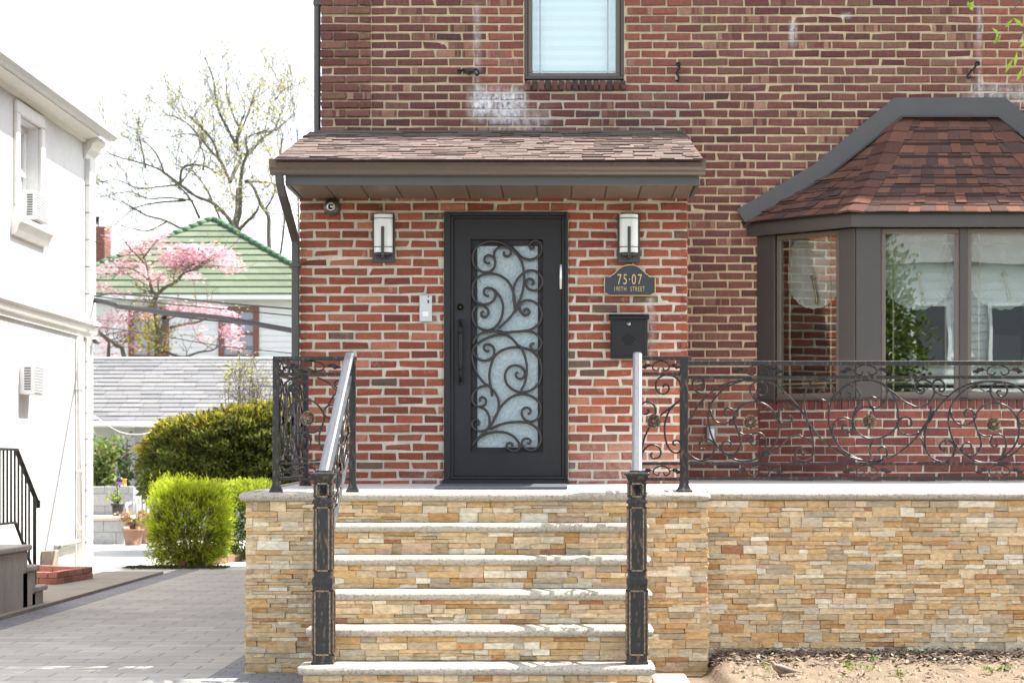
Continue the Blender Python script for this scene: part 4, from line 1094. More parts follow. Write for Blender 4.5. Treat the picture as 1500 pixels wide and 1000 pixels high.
# long terrace railing
t = railing('terrace_railing', 'long wrought iron terrace railing with rolling scrolls and flowers before the bay window', (2.4, 12.55, 1.137), None)
YT_ = 12.55; zw = lambda py: PZ(py, YT_); xl = PX(1001.5,12.05); xr = 5.35
LV = [(zw(535),zw(528.5)), (zw(555),zw(550.3)), (zw(681),zw(676.5)), (zw(702.5),zw(697.8))]
for i, z in enumerate(LV):
    mb = MB(); bars(mb, (xl,YT_), (xr,YT_), [z], .02 if i == 0 else .013); bars(mb, (xl,12.06), (xl,YT_-.02), [z], .02 if i == 0 else .013)
    part(mb, 'top_rail' if i == 0 else 'rail', M['bronzed'], t)
mb = MB(); post(mb, xr, YT_, floor_z(YT_)-.002, LV[0][1]-.005); part(mb, 'post', M['bronzed'], t)
K3 = lambda l: [(1000+x/5-1099, 515+y/5) for x, y in l]
K4 = lambda l: [(1160+x/5-1099, 515+y/5) for x, y in l]
K5 = lambda l: [(1320+x/5-1099, 515+y/5) for x, y in l]
MOT = [K3([(-60,640),(0,560),(60,485),(110,400),(170,335),(240,275),(330,232),(430,213),(520,211),(610,218),(690,250),(770,320),(830,385),(880,455),(915,510)])+K4([(170,590),(260,680),(350,738),(440,778),(540,800),(650,795),(750,762),(850,690),(900,640)])+K5([(180,530),(240,430),(330,330),(440,260)][:2]),
       K3([(330,703),(352,698),(352,672),(330,655),(300,665),(283,700),(300,738),(345,752),(392,740),(420,700),(426,650),(410,600),(388,540),(378,485),(400,430),(450,385),(520,368),(595,383),(655,428),(692,490),(705,550),(698,620),(660,695),(600,750),(540,785),(470,803),(395,795),(320,755),(250,690),(208,605),(188,510),(190,440),(220,365),(290,285),(370,238),(440,215)]),
       K3([(335,470),(310,465),(303,438),(325,415),(362,425),(378,465),(360,505),(305,530),(250,518),(220,485),(205,430)]),
       K3([(572,280),(550,278),(545,302),(572,322),(605,310),(618,270),(595,228),(545,220),(502,250),(495,295),(530,348),(575,378)]),
       K3([(165,715),(132,712),(120,685),(145,648),(190,643),(225,670),(233,715),(205,770),(150,798),(90,785),(45,745),(10,690),(-20,620)]),
       K3([(150,240),(120,250),(125,280),(150,280),(160,245),(135,205),(95,200),(72,230),(82,275),(130,310),(200,312)]),
       K3([(760,480),(785,470),(803,492),(782,525),(740,530),(705,502),(703,445),(740,408),(795,400),(850,422),(888,458)]),
       K3([(530,640),(550,655),(540,682),(510,685),(492,655),(505,612),(450,610),(410,590)]), K3([(500,605),(560,595),(602,630),(607,695),(570,770)]),
       K3([(560,785),(660,740),(730,675),(790,625),(860,612)])+K4([(60,618),(122,655),(160,700),(155,752),(112,795),(60,802),(25,765),(30,722),(70,708),(97,740),(75,762)]),
       # second, counter-turned rosette field
       K4([(605,450),(585,418),(540,405),(490,425),(456,468),(446,520),(475,585),(540,632),(620,640),(700,612),(758,562),(780,500),(775,420),(750,340),(700,272),(640,230),(560,213),(470,220),(390,255),(322,320),(282,390),(268,470),(278,560),(312,650),(372,722),(450,772),(520,798)]),
       K4([(405,300),(430,310),(420,340),(385,347),(360,312),(362,280),(400,250),(452,260),(495,300),(500,350),(480,400),(452,460),(446,530)]),
       K4([(405,545),(380,535),(368,562),(390,597),(432,582),(448,535),(420,497),(370,485),(320,510),(296,570),(312,640),(360,710),(430,760)]),
       K4([(610,370),(617,345),(582,335),(560,365),(580,402),(622,415),(672,380),(695,320),(690,260),(660,235)]),
       K4([(645,740),(635,718),(662,698),(697,722),(690,770),(642,802),(595,782),(568,735),(575,690),(600,662)]),
       K4([(845,545),(872,545),(878,512),(850,482),(808,487),(774,525),(785,575),(825,608),(880,612),(930,590)]),
       K4([(245,295),(225,278),(200,300),(207,342),(252,362),(298,340),(306,290),(285,240),(230,208),(170,212),(120,250),(95,320),(92,400),(110,490),(140,590),(155,660)]),
       K4([(640,230),(700,270),(760,315),(820,365),(870,390)])+K5([(110,405),(180,395),(225,350),(244,300),(235,250),(190,215),(140,210),(105,245),(105,285),(145,310),(172,285),(155,260)]),
       K5([(330,705),(300,715),(282,690),(310,655),(355,658),(385,690),(390,745),(350,795),(290,808),(230,785),(190,735),(175,660),(180,580),(205,480),(225,400)])]
mb = MB()
cells = [0, 352, 704]
for ci, off in enumerate(cells):
    for i, c in enumerate(MOT):
        pts = [P(1099+x+off, y+(2 if ci else 0)-.5, YT_+.004*((i % 3)-1)) for x, y in c]
        pts = [p for p in pts if xl-.0 < p[0] < xr-.02]
        if len(pts) > 2: mb.tube(catmull(pts, 4), .0072, 6)
    for x, y in ((1076,611),(1139,613),(1221.5,583),(1249,620),(1315,619)):      # collars where scrolls meet
        p = P(x+off, y, YT_)
        if p[0] < xr: mb.box(p[0]-.012, p[0]+.012, YT_-.014, YT_+.014, p[2]-.009, p[2]+.009, bev=.003)
    fz = lambda u, z, o: (u, YT_+o, z)
    for xx, yy in ((1112,0),(1270,0)):
        if PX(xx+off,YT_) < xr-.3:
            band(mb, fz, PX(xx+off-2,YT_), (LV[0][0]+LV[1][1])/2, .33, .08); band(mb, fz, PX(xx+off,YT_), (LV[2][0]+LV[3][1])/2, .31, .08)
part(mb, 'scrollwork', M['bronzed'], t)
for px, py in ((1099,618),(1273,617),(1455,621),(1627,617)):
    mb = MB(); rosette(mb, P(px,py,YT_-.03), .052, petals=9); part(mb, 'rosette', M['bright'], t)

# stair railings with panelled newels
def stair_rail(label, xn, xtop, mirror):
    yn = 10.70; zt5 = TZ[5]; sx = xtop-xn
    t = thing('stair_railing', label, 'railing', (xn, yn, zt5), 'stair railings with panelled newel posts')
    D = 10.64; zz = lambda py: PZ(py, D)
    mb = MB()
    def sec(z0, z1, w, w1=None):
        w1 = w1 or w; mb.loft([[(xn-a,yn-a,z),(xn+a,yn-a,z),(xn+a,yn+a,z),(xn-a,yn+a,z)] for z, a in ((z0,w),(z1,w1))], None, False)
    sec(zt5-.002, zt5+.012, .063); sec(zt5+.012, zt5+.02, .063, .056)
    z1, z2, z3, z4, z5 = zz(859), zz(847), zz(737), zz(731), zz(705)
    sec(zt5+.02, z1, .056, .055); sec(z1, z1+.015, .055, .058); sec(z1+.015, z2-.004, .058); sec(z2-.004, z2+.012, .058, .05)
    sec(z2+.012, z3, .0495, .048); sec(z3, z3+.008, .058); sec(z3+.008, z4, .058, .05)
    sec(z4, z5, .047); sec(z5, z5+.01, .05, .054); sec(z5+.01, z5+.035, .054, .066); sec(z5+.035, z5+.044, .07); sec(z5+.044, z5+.054, .07, .045); sec(z5+.054, z5+.062, .04)
    mb2 = MB()
    # raised mouldings round the recessed panels of each face
    for za, zb, w in ((zt5+.05, z1-.02, .0558), (z2+.04, z3-.02, .0492), (z4+.012, z5-.008, .047)):
        for d in ((1,0),(0,1),(-1,0),(0,-1)):
            o = Vector((xn,yn))-Vector((-d[1],d[0]))*w-Vector(d)*w
            mb.tf = mb2.tf = plane_tf((o.x,o.y), d); e = .010
            for a in ((e,2*w-e,za,za+.008),(e,2*w-e,zb-.008,zb),(e,e+.008,za,zb),(2*w-e-.008,2*w-e,za,zb)): mb2.box(a[0],a[1],-.007,.001,a[2],a[3])
            if zb-za < .15:
                for k in range(7): mb.tube([(w+U(-.02,.02),-.003,(za+zb)/2+U(-.04,.04)) for _ in range(4)], .003, 4)
        mb.tf = None
    nw = part(mb, 'newel_post', M['bronzed'], t); mb2.tf = None; part(mb2, 'moulding', M['bright'], nw)
    y0, y1 = yn-.03, 11.93; za, zb = z5+.045, ZTOP+.012
    X = lambda y: xn+sx*(y-yn)/(y1-yn)
    zr = lambda y: lerp(za, zb, (y-y0)/(y1-y0))
    mb = MB()
    prof = [(-.024,-.028),(.024,-.028),(.027,-.018),(.023,-.012),(.029,-.004),(.027,.004),(.014,.009),(-.014,.009),(-.027,.004),(-.029,-.004),(-.023,-.012),(-.027,-.018)]
    mb.loft([[(X(y)+a, y, zr(y)+b) for a, b in prof] for y in (y0, y0+.3, 11.4, y1-.02)]+[[(X(y1)+a*.9, y1+.02, zr(y1)+b-.004) for a, b in prof]], None, False)
    part(mb, 'handrail', M['rail'], t)
    # stringer bars and scroll panel under the rail
    lo = lambda y: zr(y)-.56
    yb0, yb1 = yn+.055, 11.97
    mb = MB()
    for dz in (0., -.10):
        ye = yb1 if dz == 0 else yb1
        mb.loft([[(X(y)+a, y, zr(y)+dz-.06*(dz<0)+b) for a, b in ((-.013,-.008),(.013,-.008),(.013,.008),(-.013,.008))] for y in (yb0, ye-.03)], None, False) if dz else None
    mb.loft([[(X(y)+a, y, lo(y)+b) for a, b in ((-.016,-.009),(.016,-.009),(.016,.009),(-.016,.009))] for y in (yb0, 11.75)], None, False)
    part(mb, 'rail', M['rail'], t)
    mb = MB()
    for k in range(3):
        u0, u1 = lerp(yb0, 11.86, k/3), lerp(yb0, 11.86, (k+1)/3)
        def fs(u, v, o, u0=u0, u1=u1, k=k):
            y = lerp(u0, u1, (1-u) if k % 2 else u); s = (677-v)/128
            return (X(y)+o*1.6, y, lo(y)+.012+s*.40)
        panel(mb, fs, CL, .0075); 
    for k in range(7):
        y = lerp(yb0+.05, 11.8, k/6); zc = zr(y)-.10
        mb.tube(catmull([(X(y),y-.045,zc-.03),(X(y),y-.03,zc+.025),(X(y),y+.02,zc+.05),(X(y),y+.05,zc+.02),(X(y),y+.03,zc-.0),(X(y),y+.01,zc+.02)],4), .006, 5)
    part(mb, 'scrollwork', M['bronzed'], t)
    for k in range(3):
        mb = MB(); y = lerp(yb0, 11.86, (k+.5)/3); rosette(mb, (X(y)+.01, y, lo(y)+.22), .05, (1,0,0)); part(mb, 'rosette', M['bright'], t)
stair_rail('black bronze stair railing with newel on the driveway side of the steps', PX(474,10.7), PX(512.5,11.93), 0)
stair_rail('black bronze stair railing with newel on the mailbox side of the steps', PX(932.8,10.7), PX(933.8,11.93), 1)

# ================================================================== ground
GND = MB(); GND.box(-150, 150, -120, 200, -.6, -.05); struct(GND, 'ground', M['lawn'])
def sheet(name, m, x0, x1, y0, y1, z, dz=.03):
    b = MB(); b.box(x0, x1, y0, y1, z-dz, z); return struct(b, name, m)
sheet('driveway', M['paver'], -4.40, -2.15, 6.0, 23.4, 0.)
sheet('driveway_border', M['paverdark'], -4.66, -4.404, 6.0, 23.4, .001)
sheet('driveway_border', M['paverdark'], -2.146, -1.30, 6.0, RY+.03, .001)
sheet('driveway_border', M['paverdark'], -2.146, PXL+.02, RY+.03, 15.0, .001)
sheet('driveway_border', M['paverdark'], -2.146, X0+.02, 15.001, 23.4, .001)
sheet('side_path', M['tanconc'], -5.95, -4.67, 15.6, 22.55, .03, .06)
sheet('yard', M['paleconc'], -16, -1.0, 23.41, 40, .0); sheet('yard', M['paleconc'], -16, -4.67, 22.56, 23.405, .002)
sheet('walkway', M['paverdark'], -1.29, .62, 6.0, RY, -.004)
sheet('sidewalk', M['walk'], -60, 60, 4.2, 5.99, .0); sheet('street', M['asphalt'], -80, 80, -6.5, 4.0, -.12+.08); sheet('sidewalk', M['walk'], -60, 60, -9, -6.7, .0)
mb = MB(); mb.box(-60, 60, 4.0, 4.18, -.05, .01, bev=.02); mb.box(-60, 60, -6.69, -6.51, -.05, .01, bev=.02); struct(mb, 'kerb', M['walk'])
# soil bed in front of the terrace wall
mb = MB(); nx, ny = 220, 60; v = []
for j in range(ny+1):
    for i in range(nx+1):
        x = lerp(.66, 6.2, i/nx); y = lerp(6.0, 12.16, (j/ny)**.6)
        z = .088-.031*(12.1-y)+.006*math.sin(x*9+y*5)*math.sin(x*4-y*7)+U(-.004,.004)
        z += .028*math.exp(-((y-12.0)/.17)**2)+.012*math.sin(x*23+y*17)*math.sin(x*31-y*11)*math.sin(x*7)
        if x < 1.02: z = z*max(0., min(1, (x-.92)/.10))-.02*(x < .97)
        v.append((x, y, max(z,-.03)))
mb.add(v, [(j*(nx+1)+i, j*(nx+1)+i+1, (j+1)*(nx+1)+i+1, (j+1)*(nx+1)+i) for j in range(ny) for i in range(nx)], None, True)
struct(mb, 'soil', M['soil'])
def soil_z(x, y):
    z = .088-.031*(12.1-y)+.028*math.exp(-((y-12.0)/.17)**2)
    return max(.0, z*min(1,(x-.92)/.10)) if x < 1.02 else z
mb = MB()      # dry leaves gathered along the wall
for _ in range(5600):
    x = U(.98, 5.5); y = 12.1-abs(R.gauss(0,.21))-.01
    if R.random() < .08: y = U(10.9, 12.0)
    if y < 11.8 and R.random() < .55: continue
    c = jit(R.choice([(.14,.095,.06),(.19,.135,.088),(.10,.072,.05),(.22,.165,.115),(.17,.11,.066),(.26,.21,.155),(.12,.085,.06)]), .25)
    l = U(.025,.065); a = U(0,6.28); p = Vector((x,y,soil_z(x,y)+abs(R.gauss(0,.014))+.003))
    d = Vector((math.cos(a),math.sin(a),U(-.3,.5))).normalized(); u = d.cross(Vector((U(-.6,.6),U(-.6,.6),1))).normalized(); n = d.cross(u)
    w = l*U(.3,.55)
    mb.add([p-d*l/2, p-d*l*.1+u*w/2+n*l*.1, p+d*l/2, p-d*l*.1-u*w/2+n*l*.12, p+n*-.002], [(0,4,1),(1,4,2),(2,4,3),(3,4,0)], c, False)
for _ in range(2600):          # clods, pebbles and bits of twig on the sand
    x, y = U(1.02,5.4), U(10.4,12.0); r_ = U(.003,.011)*R.choice([1,1,1,1.8]); z = soil_z(x,y); c = jit(R.choice([(.24,.18,.115),(.2,.15,.095),(.3,.24,.17),(.16,.125,.09)]),.2)
    mb.add([(x-r_*U(.8,1.5),y,z-.002),(x,y-r_,z-.002),(x+r_*U(.8,1.5),y,z-.002),(x,y+r_,z-.002),(x+U(-.3,.3)*r_,y+U(-.3,.3)*r_,z+r_*U(.5,1.1))], [(0,1,4),(1,2,4),(2,3,4),(3,0,4)], c, False)
for _ in range(90):
    x, y = U(1.05,5.4), U(11.0,12.0); a = U(0,3.14); l = U(.03,.11); z = soil_z(x,y)+.006
    mb.tube([(x,y,z),(x+l*.5*math.cos(a),y+l*.5*math.sin(a),z+.008),(x+l*math.cos(a+.2),y+l*math.sin(a+.2),z)], .0028, 4, (.12,.085,.06))
solo(mb, 'leaf_litter', M['litter'], 'brown dry leaves and twigs drifted along the foot of the terrace wall', 'leaf litter', kind='stuff')
mb = MB()
for px, py in ((1121,978),(1127,985),(1246,985),(1252,980),(1262,982),(1273,984),(1240,979),(1283,975),(1336,963),(1332,966),(1447,985),(1455,988),(1466,984),(1322,990),(1480,983)):
    D = 1.27*2780/max(200, (py-676)); x, y = PX(px,D), min(D,12.0); n = R.randint(6,13)
    for _ in range(n):
        a = U(0,6.28); p = (x+U(-.025,.025), y+U(-.03,.03), soil_z(x,y)+.003)
        mb.leaf(p, (math.cos(a)*.7, math.sin(a)*.7, U(.4,1.4)), U(.008,.016), U(.022,.05), jit(R.choice([(.16,.26,.03),(.11,.2,.03),(.22,.3,.06)]), .2))
solo(mb, 'weeds', M['leaf'], 'tiny bright green weeds sprouting from the sandy soil', 'weeds', kind='stuff')
mb = MB(); mb.bbox(PX(957,11.3), PX(1008,11.3), 10.9, 11.55, .0, .043, .01); solo(mb, 'flagstone', M['pinkstone'], 'pinkish flat flagstone lying beside the lowest step', 'flagstone')

# ------------------------------------------------------------------ mourning dove
D0 = 11.26; bx, bz = PX(1146,D0), soil_z(PX(1146,D0), D0)
dv = thing('dove', 'grey brown dove with a long tail standing on the sandy soil by the leaf litter', 'bird', (bx, D0, bz))
def bp_(x15, y15): return (PX(1100+x15/15,D0), PZ(940+y15/15,D0))
sp = [((398,452),3,3,0),((414,448),12,10,0),((440,438),30,26,0),((470,440),40,34,0),((490,468),44,38,0),((515,510),58,54,0),((560,545),84,76,0),((620,575),102,92,0),((690,595),104,94,0),((760,610),88,82,0),((830,622),62,66,0),((900,630),40,52,0),((980,637),24,44,0),((1070,648),15,36,0),((1130,658),9,26,0),((1150,661),3,12,0)]
rings = []; cols = []
for i, ((x,y), rv, rh, _) in enumerate(sp):
    X, Z = bp_(x,y); a = sp[max(i-1,0)][0]; b = sp[min(i+1,len(sp)-1)][0]
    t = Vector((b[0]-a[0],0,-(b[1]-a[1]))).normalized(); up = Vector((-t.z,0,t.x)); 
    if i > 11: up = Vector((-t.z*.3,0,1)).normalized()
    k = D0/2780/15
    rings.append([Vector((X,D0,Z))+up*(math.sin(q)*rv*k)+Vector((0,math.cos(q)*rh*k,0)) for q in [2*math.pi*j/16 for j in range(16)]])
mb = MB(); n = 16; v = [q for r in rings for q in r]
for i in range(len(rings)-1):
    for j in range(n):
        low = math.sin(2*math.pi*(j+.5)/n)
        c = (.06,.055,.05) if i < 1 else (.26,.18,.14) if (i < 6 or low < -.3) and i < 10 else (.16,.14,.115) if i < 11 else (.14,.13,.12)
        if low < -.2 and i >= 10: c = (.34,.29,.24)
        b_ = len(mb.v); mb.add([v[i*n+j], v[i*n+(j+1)%n], v[(i+1)*n+(j+1)%n], v[(i+1)*n+j]], [(0,1,2,3)], jit(c,.05), True)
body = part(mb, 'body', M['feather'], dv)
bm_w = bpy.data.meshes
import bmesh
q = bmesh.new(); q.from_mesh(body.data); bmesh.ops.remove_doubles(q, verts=q.verts, dist=1e-5); q.to_mesh(body.data); q.free()
for sg in (-1, 1):
    mb = MB(); rs = []
    for s in range(9):
        u = s/8; x, y = lerp(545,985,u), lerp(520,628,u)+18*math.sin(u*3.1)
        h = 74*math.sin(math.pi*min(1,.12+u*.86))**.8+3; X, Z = bp_(x,y); w = (86*math.sin(math.pi*min(1,.25+u*.68))+14)*k
        rs.append([Vector((X, D0+sg*(w*math.cos(q)*.25+w*.95), Z+h*.8*k*math.sin(q))) for q in [2*math.pi*j/10 for j in range(10)]])
    mb.loft(rs, (.15,.13,.10), True)
    for a, b in ((720,585),(780,612),(735,622),(830,605)):
        X, Z = bp_(a,b); mb.lathe([(.0035,-.002),(.0045,0)], (X, D0+sg*.034, Z), 'y', 6, (.04,.035,.03))
    part(mb, 'wing', M['feather'], dv)
    mb = MB(); X, Z = bp_(452,432); mb.lathe([(.0008,-.002),(.0026,-.0012),(.0028,.0012),(.0008,.002)], (X, D0+sg*.0085*1.15, Z), 'y', 8, (.01,.01,.01)); part(mb, 'eye', M['iron'], dv)
    mb = MB(); X, Z = bp_(640+14*sg, 665); zf = bz+.003
    mb.tube([(X,D0+sg*.013,Z),(X+.004,D0+sg*.013,(Z+zf)/2),(X,D0+sg*.013,zf)], .0028, 5)
    for a in (-.5,0,.5): mb.tube([(X,D0+sg*.013,zf),(X-.018*math.cos(a),D0+sg*.013+.018*math.sin(a),zf)], .0017, 4)
    mb.tube([(X,D0+sg*.013,zf),(X+.01,D0+sg*.013,zf)], .0015, 4); part(mb, 'leg', mat('bird_leg', (.36,.16,.13), .6), dv)
# ================================================================== plants
def grow(mb, lf, p, d, L_, r, lev, cfg):
    """random twig with side twigs; lf collects leaf points"""
    n = 4; pts = [p]; dd = Vector(d)
    for i in range(n):
        dd = (dd+Vector((U(-1,1),U(-1,1),U(-.6,1)))*cfg.get('wig',.28)).normalized(); pts.append(pts[-1]+dd*L_/n)
    mb.tube(pts, r, 4 if r > .012 else 3, r1=r*.45, cap=False)
    if lev <= cfg.get('leaf_lev',0):
        for q in pts[1:]: lf.append((q, dd))
    if lev > 0:
        for k in range(cfg['kids']):
            i = R.randint(1, n); s = Vector((U(-1,1),U(-1,1),U(-.3,1)))
            grow(mb, lf, pts[i], (dd*.8+s*.8).normalized(), L_*U(.45,.75), r*.55, lev-1, cfg)
def limbs(mb, lst, D, f, r0, dep=.0):
    out = []
    for pts, ra, rb in lst:
        q = [f(*p) for p in pts]; o = U(-dep, dep); n = len(q)
        c = catmull([Vector(P(x,y,D))+Vector((0,o*(i/n),0)) for i, (x,y) in enumerate(q)], 4)
        mb.tube(c, ra, 7, r1=rb, cap=False); out.append((c, ra, rb))
    return out
# --- tall budding tree behind the green-roofed house
f1 = lambda x, y: (180+x/3.57, 70+y/3.571)
def budding_tree(name, label, D, lst, base, tw, n_leaf, lsz):
    t = thing(name, label, 'tree', base, 'bare budding trees behind the green roof')
    mb = MB(); lm = limbs(mb, [(a, b*.68, c*.6) for a, b, c in lst], D, f1, .1, 2.2)
    tp = MB(); lf = []
    for c, ra, rb in lm:
        for i in range(3, len(c)):
            for _ in range(1 if R.random() < tw else 0):
                d = (c[i]-c[i-1]).normalized(); s = Vector((U(-1,1),U(-1,1),U(-.2,.9)))
                grow(mb, lf, c[i], (d*.6+s).normalized(), U(.9,2.1), .011, 2, {'kids':3,'wig':.3,'leaf_lev':1})
    part(mb, 'trunk', M['palebark'], t)
    mb = MB(); R.shuffle(lf)
    for p, d in lf[:n_leaf]:
        for _ in range(R.randint(1,3)):
            mb.leaf(p+Vector((U(-.12,.12),U(-.12,.12),U(-.12,.06))), (U(-1,1),U(-1,1),U(-.8,.6)), U(.05,.09)*lsz, U(.09,.17)*lsz, jit(R.choice([(.50,.42,.13),(.44,.40,.14),(.54,.45,.2),(.40,.37,.14)]), .15))
    part(mb, 'crown', M['leaf'], t)
T1 = [([(572,3200),(572,1500),(570,950),(572,850),(568,760),(560,705)],.15,.115),
      ([(560,705),(540,660),(505,590),(440,520),(370,435),(300,365),(240,330),(170,315),(90,325)],.085,.014),
      ([(505,590),(480,500),(430,440),(380,390),(330,360)],.08,.02),
      ([(562,700),(575,650),(600,580),(605,540),(640,530),(700,450),(760,390),(790,300),(810,240),(800,120)],.10,.014),
      ([(605,540),(600,480),(620,420),(640,380),(660,350)],.09,.02), ([(598,520),(560,440),(530,370),(515,300),(510,200),(480,110)],.09,.015),
      ([(615,430),(580,360),(550,260),(545,190),(540,130)],.06,.012), ([(800,270),(850,245),(910,235)],.04,.01),
      ([(575,960),(560,900),(480,820),(400,790),(300,715),(220,660),(120,630),(0,600),(-60,560)],.11,.014), ([(300,715),(315,650),(350,632),(420,635),(470,650),(530,690)],.07,.04),
      ([(120,630),(100,540),(80,460),(60,420)],.05,.015), ([(300,715),(340,620),(360,560)],.05,.015), ([(420,640),(420,560),(380,480)],.06,.015),
      ([(520,920),(470,800),(430,720),(370,650),(320,655)],.06,.02), ([(400,890),(370,800),(300,720)],.07,.03),
      ([(330,960),(230,910),(140,890),(60,840),(-10,820)],.07,.015), ([(330,800),(200,820),(90,860),(0,960)],.06,.02), ([(300,715),(200,730),(90,740),(-20,700),(-90,720)],.05,.014), ([(220,660),(180,560),(120,500),(60,490)],.05,.014),
      ([(230,910),(120,950),(20,930),(-80,900)],.05,.014), ([(370,800),(250,790),(150,800),(60,770),(-60,800)],.05,.014), ([(440,520),(400,460),(300,440),(220,450)],.05,.014), ([(700,450),(800,420),(880,340),(930,300)],.05,.014), ([(590,500),(640,420),(690,330),(720,240)],.05,.014)]
budding_tree('bare_tree', 'tall grey spring tree with spreading limbs and sparse yellow buds, highest behind the green roof', 58., T1, (PX(340,58), 58, 0), .85, 3600, .62)
T2 = [([(600,3000),(600,1200),(600,960),(625,870),(632,720),(650,620),(675,570),(670,510),(700,490),(800,460)],.12,.02),
      ([(640,700),(690,690),(740,685),(790,690)],.07,.02), ([(650,690),(690,740),(730,830),(770,890),(775,1000),(790,1300)],.06,.12),
      ([(600,960),(660,920),(720,880),(745,860)],.1,.03), ([(740,850),(800,800),(830,760)],.05,.02), ([(730,740),(760,690),(740,640)],.04,.015),
      ([(930,1400),(925,600),(940,480),(930,380)],.05,.015), ([(790,1300),(850,900),(830,600),(850,480),(820,400)],.06,.015)]
budding_tree('bare_tree', 'slimmer crooked budding tree leaning behind the porch downspout beside the green roof', 54., T2, (PX(349,54), 54, 0), .9, 1600, .62)

# --- pink dogwood between the garage and the green-roofed house
f2 = lambda x, y: (120+x/3.847, 300+y/3.846)
dw = thing('dogwood_tree', 'pink flowering dogwood in layered blossom in front of the green roof', 'tree', (PX(233,39), 39, 0))
mb = MB()
LD = [([(440,1500),(440,860),(460,770),(500,690),(510,650)],.13,.07), ([(440,860),(430,720),(410,575),(400,540),(420,510),(390,480),(372,400),(352,320),(335,270)],.11,.02),
      ([(412,520),(470,470),(540,440),(590,390),(650,375),(700,350),(780,320)],.07,.012), ([(500,690),(560,670),(640,650),(720,610),(800,640)],.06,.012), ([(450,820),(575,860),(680,835),(770,825),(830,780)],.06,.012),
      ([(300,1400),(250,860),(215,800),(180,760),(110,700)],.10,.015), ([(160,1400),(150,860),(150,770),(90,720)],.09,.015), ([(352,330),(290,250),(230,150)],.035,.01), ([(345,300),(420,240),(500,190)],.035,.01),
      ([(372,420),(300,370),(200,340),(120,400)],.035,.01), ([(400,560),(330,600),(230,640),(130,640)],.045,.01), ([(430,480),(440,420),(470,400)],.03,.01)]
LD = [(a, b*.6, c*.8) for a, b, c in LD]; lm = limbs(mb, LD, 39., f2, .1, 1.2); lf = []
for c, ra, rb in lm:
    for i in range(5, len(c)):
        if R.random() < .55: grow(mb, lf, c[i], Vector((U(-1,1),U(-1,1),U(-.1,.6))), U(.3,.8), .012, 1, {'kids':3,'wig':.25})
part(mb, 'trunk', M['bark'], dw)
CLU = [(230,335,110,36,190),(150,395,45,16,60),(280,250,80,26,110),(240,140,50,10,40),(330,170,50,13,50),(280,205,70,22,80),(400,230,90,26,110),(470,195,40,18,40),
       (690,300,175,42,520),(560,340,75,28,150),(800,325,62,30,140),(620,398,40,14,40),(400,410,80,26,90),(450,430,40,20,30),(100,470,60,12,50),(180,490,60,12,40),(200,640,80,28,110),(330,600,60,26,80),
       (520,570,50,18,60),(620,600,120,22,140),(760,610,80,24,130),(850,640,45,22,80),(845,720,50,30,120),(830,780,40,18,50),(110,700,60,22,70),(80,770,40,22,50),(240,720,60,16,40),(280,795,25,12,25),(700,750,40,12,25),(100,840,60,14,40),(650,690,60,14,25),(740,880,30,9,15)]
mb = MB()
for cx, cy, rx, ry, n in CLU:
    dd = U(-.9,.9)
    for _ in range(int(n*2.3)):
        a = U(0,6.28); q = math.sqrt(R.random()); x, y = f2(cx+rx*1.15*q*math.cos(a)+R.gauss(0,16), cy+ry*1.2*q*math.sin(a)+R.gauss(0,11))
        p = Vector(P(x, y, 39.))+Vector((0, dd+U(-.5,.5), 0)); c = jit(R.choice([(.62,.33,.38),(.66,.43,.47),(.58,.27,.33),(.70,.54,.56)]), .1)
        up = Vector((U(-.5,.5),U(-.6,.2),1)).normalized(); a0 = U(0,3)
        e1 = up.orthogonal().normalized(); e2 = up.cross(e1)
        for k in range(4):
            d = e1*math.cos(a0+k*1.5708)+e2*math.sin(a0+k*1.5708); s = up.cross(d); r_ = U(.026,.044)
            mb.add([p, p+d*r_*.6+s*r_*.45, p+d*r_+up*.006, p+d*r_*.6-s*r_*.45], [(0,1,2,3)], c, False)
part(mb, 'blossom', M['petal'], dw)
mb = MB()
for _ in range(420):
    x, y = f2(R.gauss(380,70), R.gauss(740,60)); mb.leaf(P(x,y,39+U(-.8,.5)), (U(-1,1),U(-1,1),U(-.6,.6)), .045, .1, jit((.34,.30,.06),.2))
for p, d in lf[::2]: mb.leaf(p, (U(-1,1),U(-1,1),U(-.4,.8)), .035, .08, jit((.32,.30,.08),.2))
part(mb, 'crown', M['leaf'], dw)

# --- clipped shrubs
def nz(x, y, z): return math.sin(x*3.1+1.3*math.sin(z*2.7))*math.sin(y*2.3+z*3.3)+.5*math.sin(x*7.7+z*6.1)*math.sin(y*6.3-x*2)
def clipped(mb, c, h, n, colf, wl, pw=3.2, amp=.07, shell=.2, upb=.3, keep=None):
    """leaves through the outer shell of a rounded block; c centre, h half sizes"""
    k = 0
    while k < n:
        d = Vector((R.gauss(0,1),R.gauss(0,1),R.gauss(0,1))).normalized()
        m = (abs(d.x)**pw+abs(d.y)**pw+abs(d.z)**pw)**(-1/pw)
        rr = 1+amp*nz(d.x*4+c[0],d.y*4,d.z*4)-abs(R.gauss(0,shell))
        p = Vector((c[0]+h[0]*d.x*m*rr, c[1]+h[1]*d.y*m*rr, c[2]+h[2]*d.z*m*rr))
        if p.z < .03 or (keep and not keep(p)): continue
        k += 1; o = (d+Vector((U(-1,1),U(-1,1),U(-1,1)))*.8+Vector((0,0,upb))).normalized()
        mb.leaf(p, o, wl[0]*U(.7,1.3), wl[1]*U(.7,1.3), colf(p, d, rr))
yw = thing('yew_hedge', 'large dark clipped yew hedge with a yellow green top before the grey garage', 'hedge', (-4.9, 28, 0))
mb = MB()
def ytop(x): return lerp(1.86, 2.24, min(1, max(0, (x+5.9)/2.0)))-.55*max(0, (-5.62-x)/.5)**2
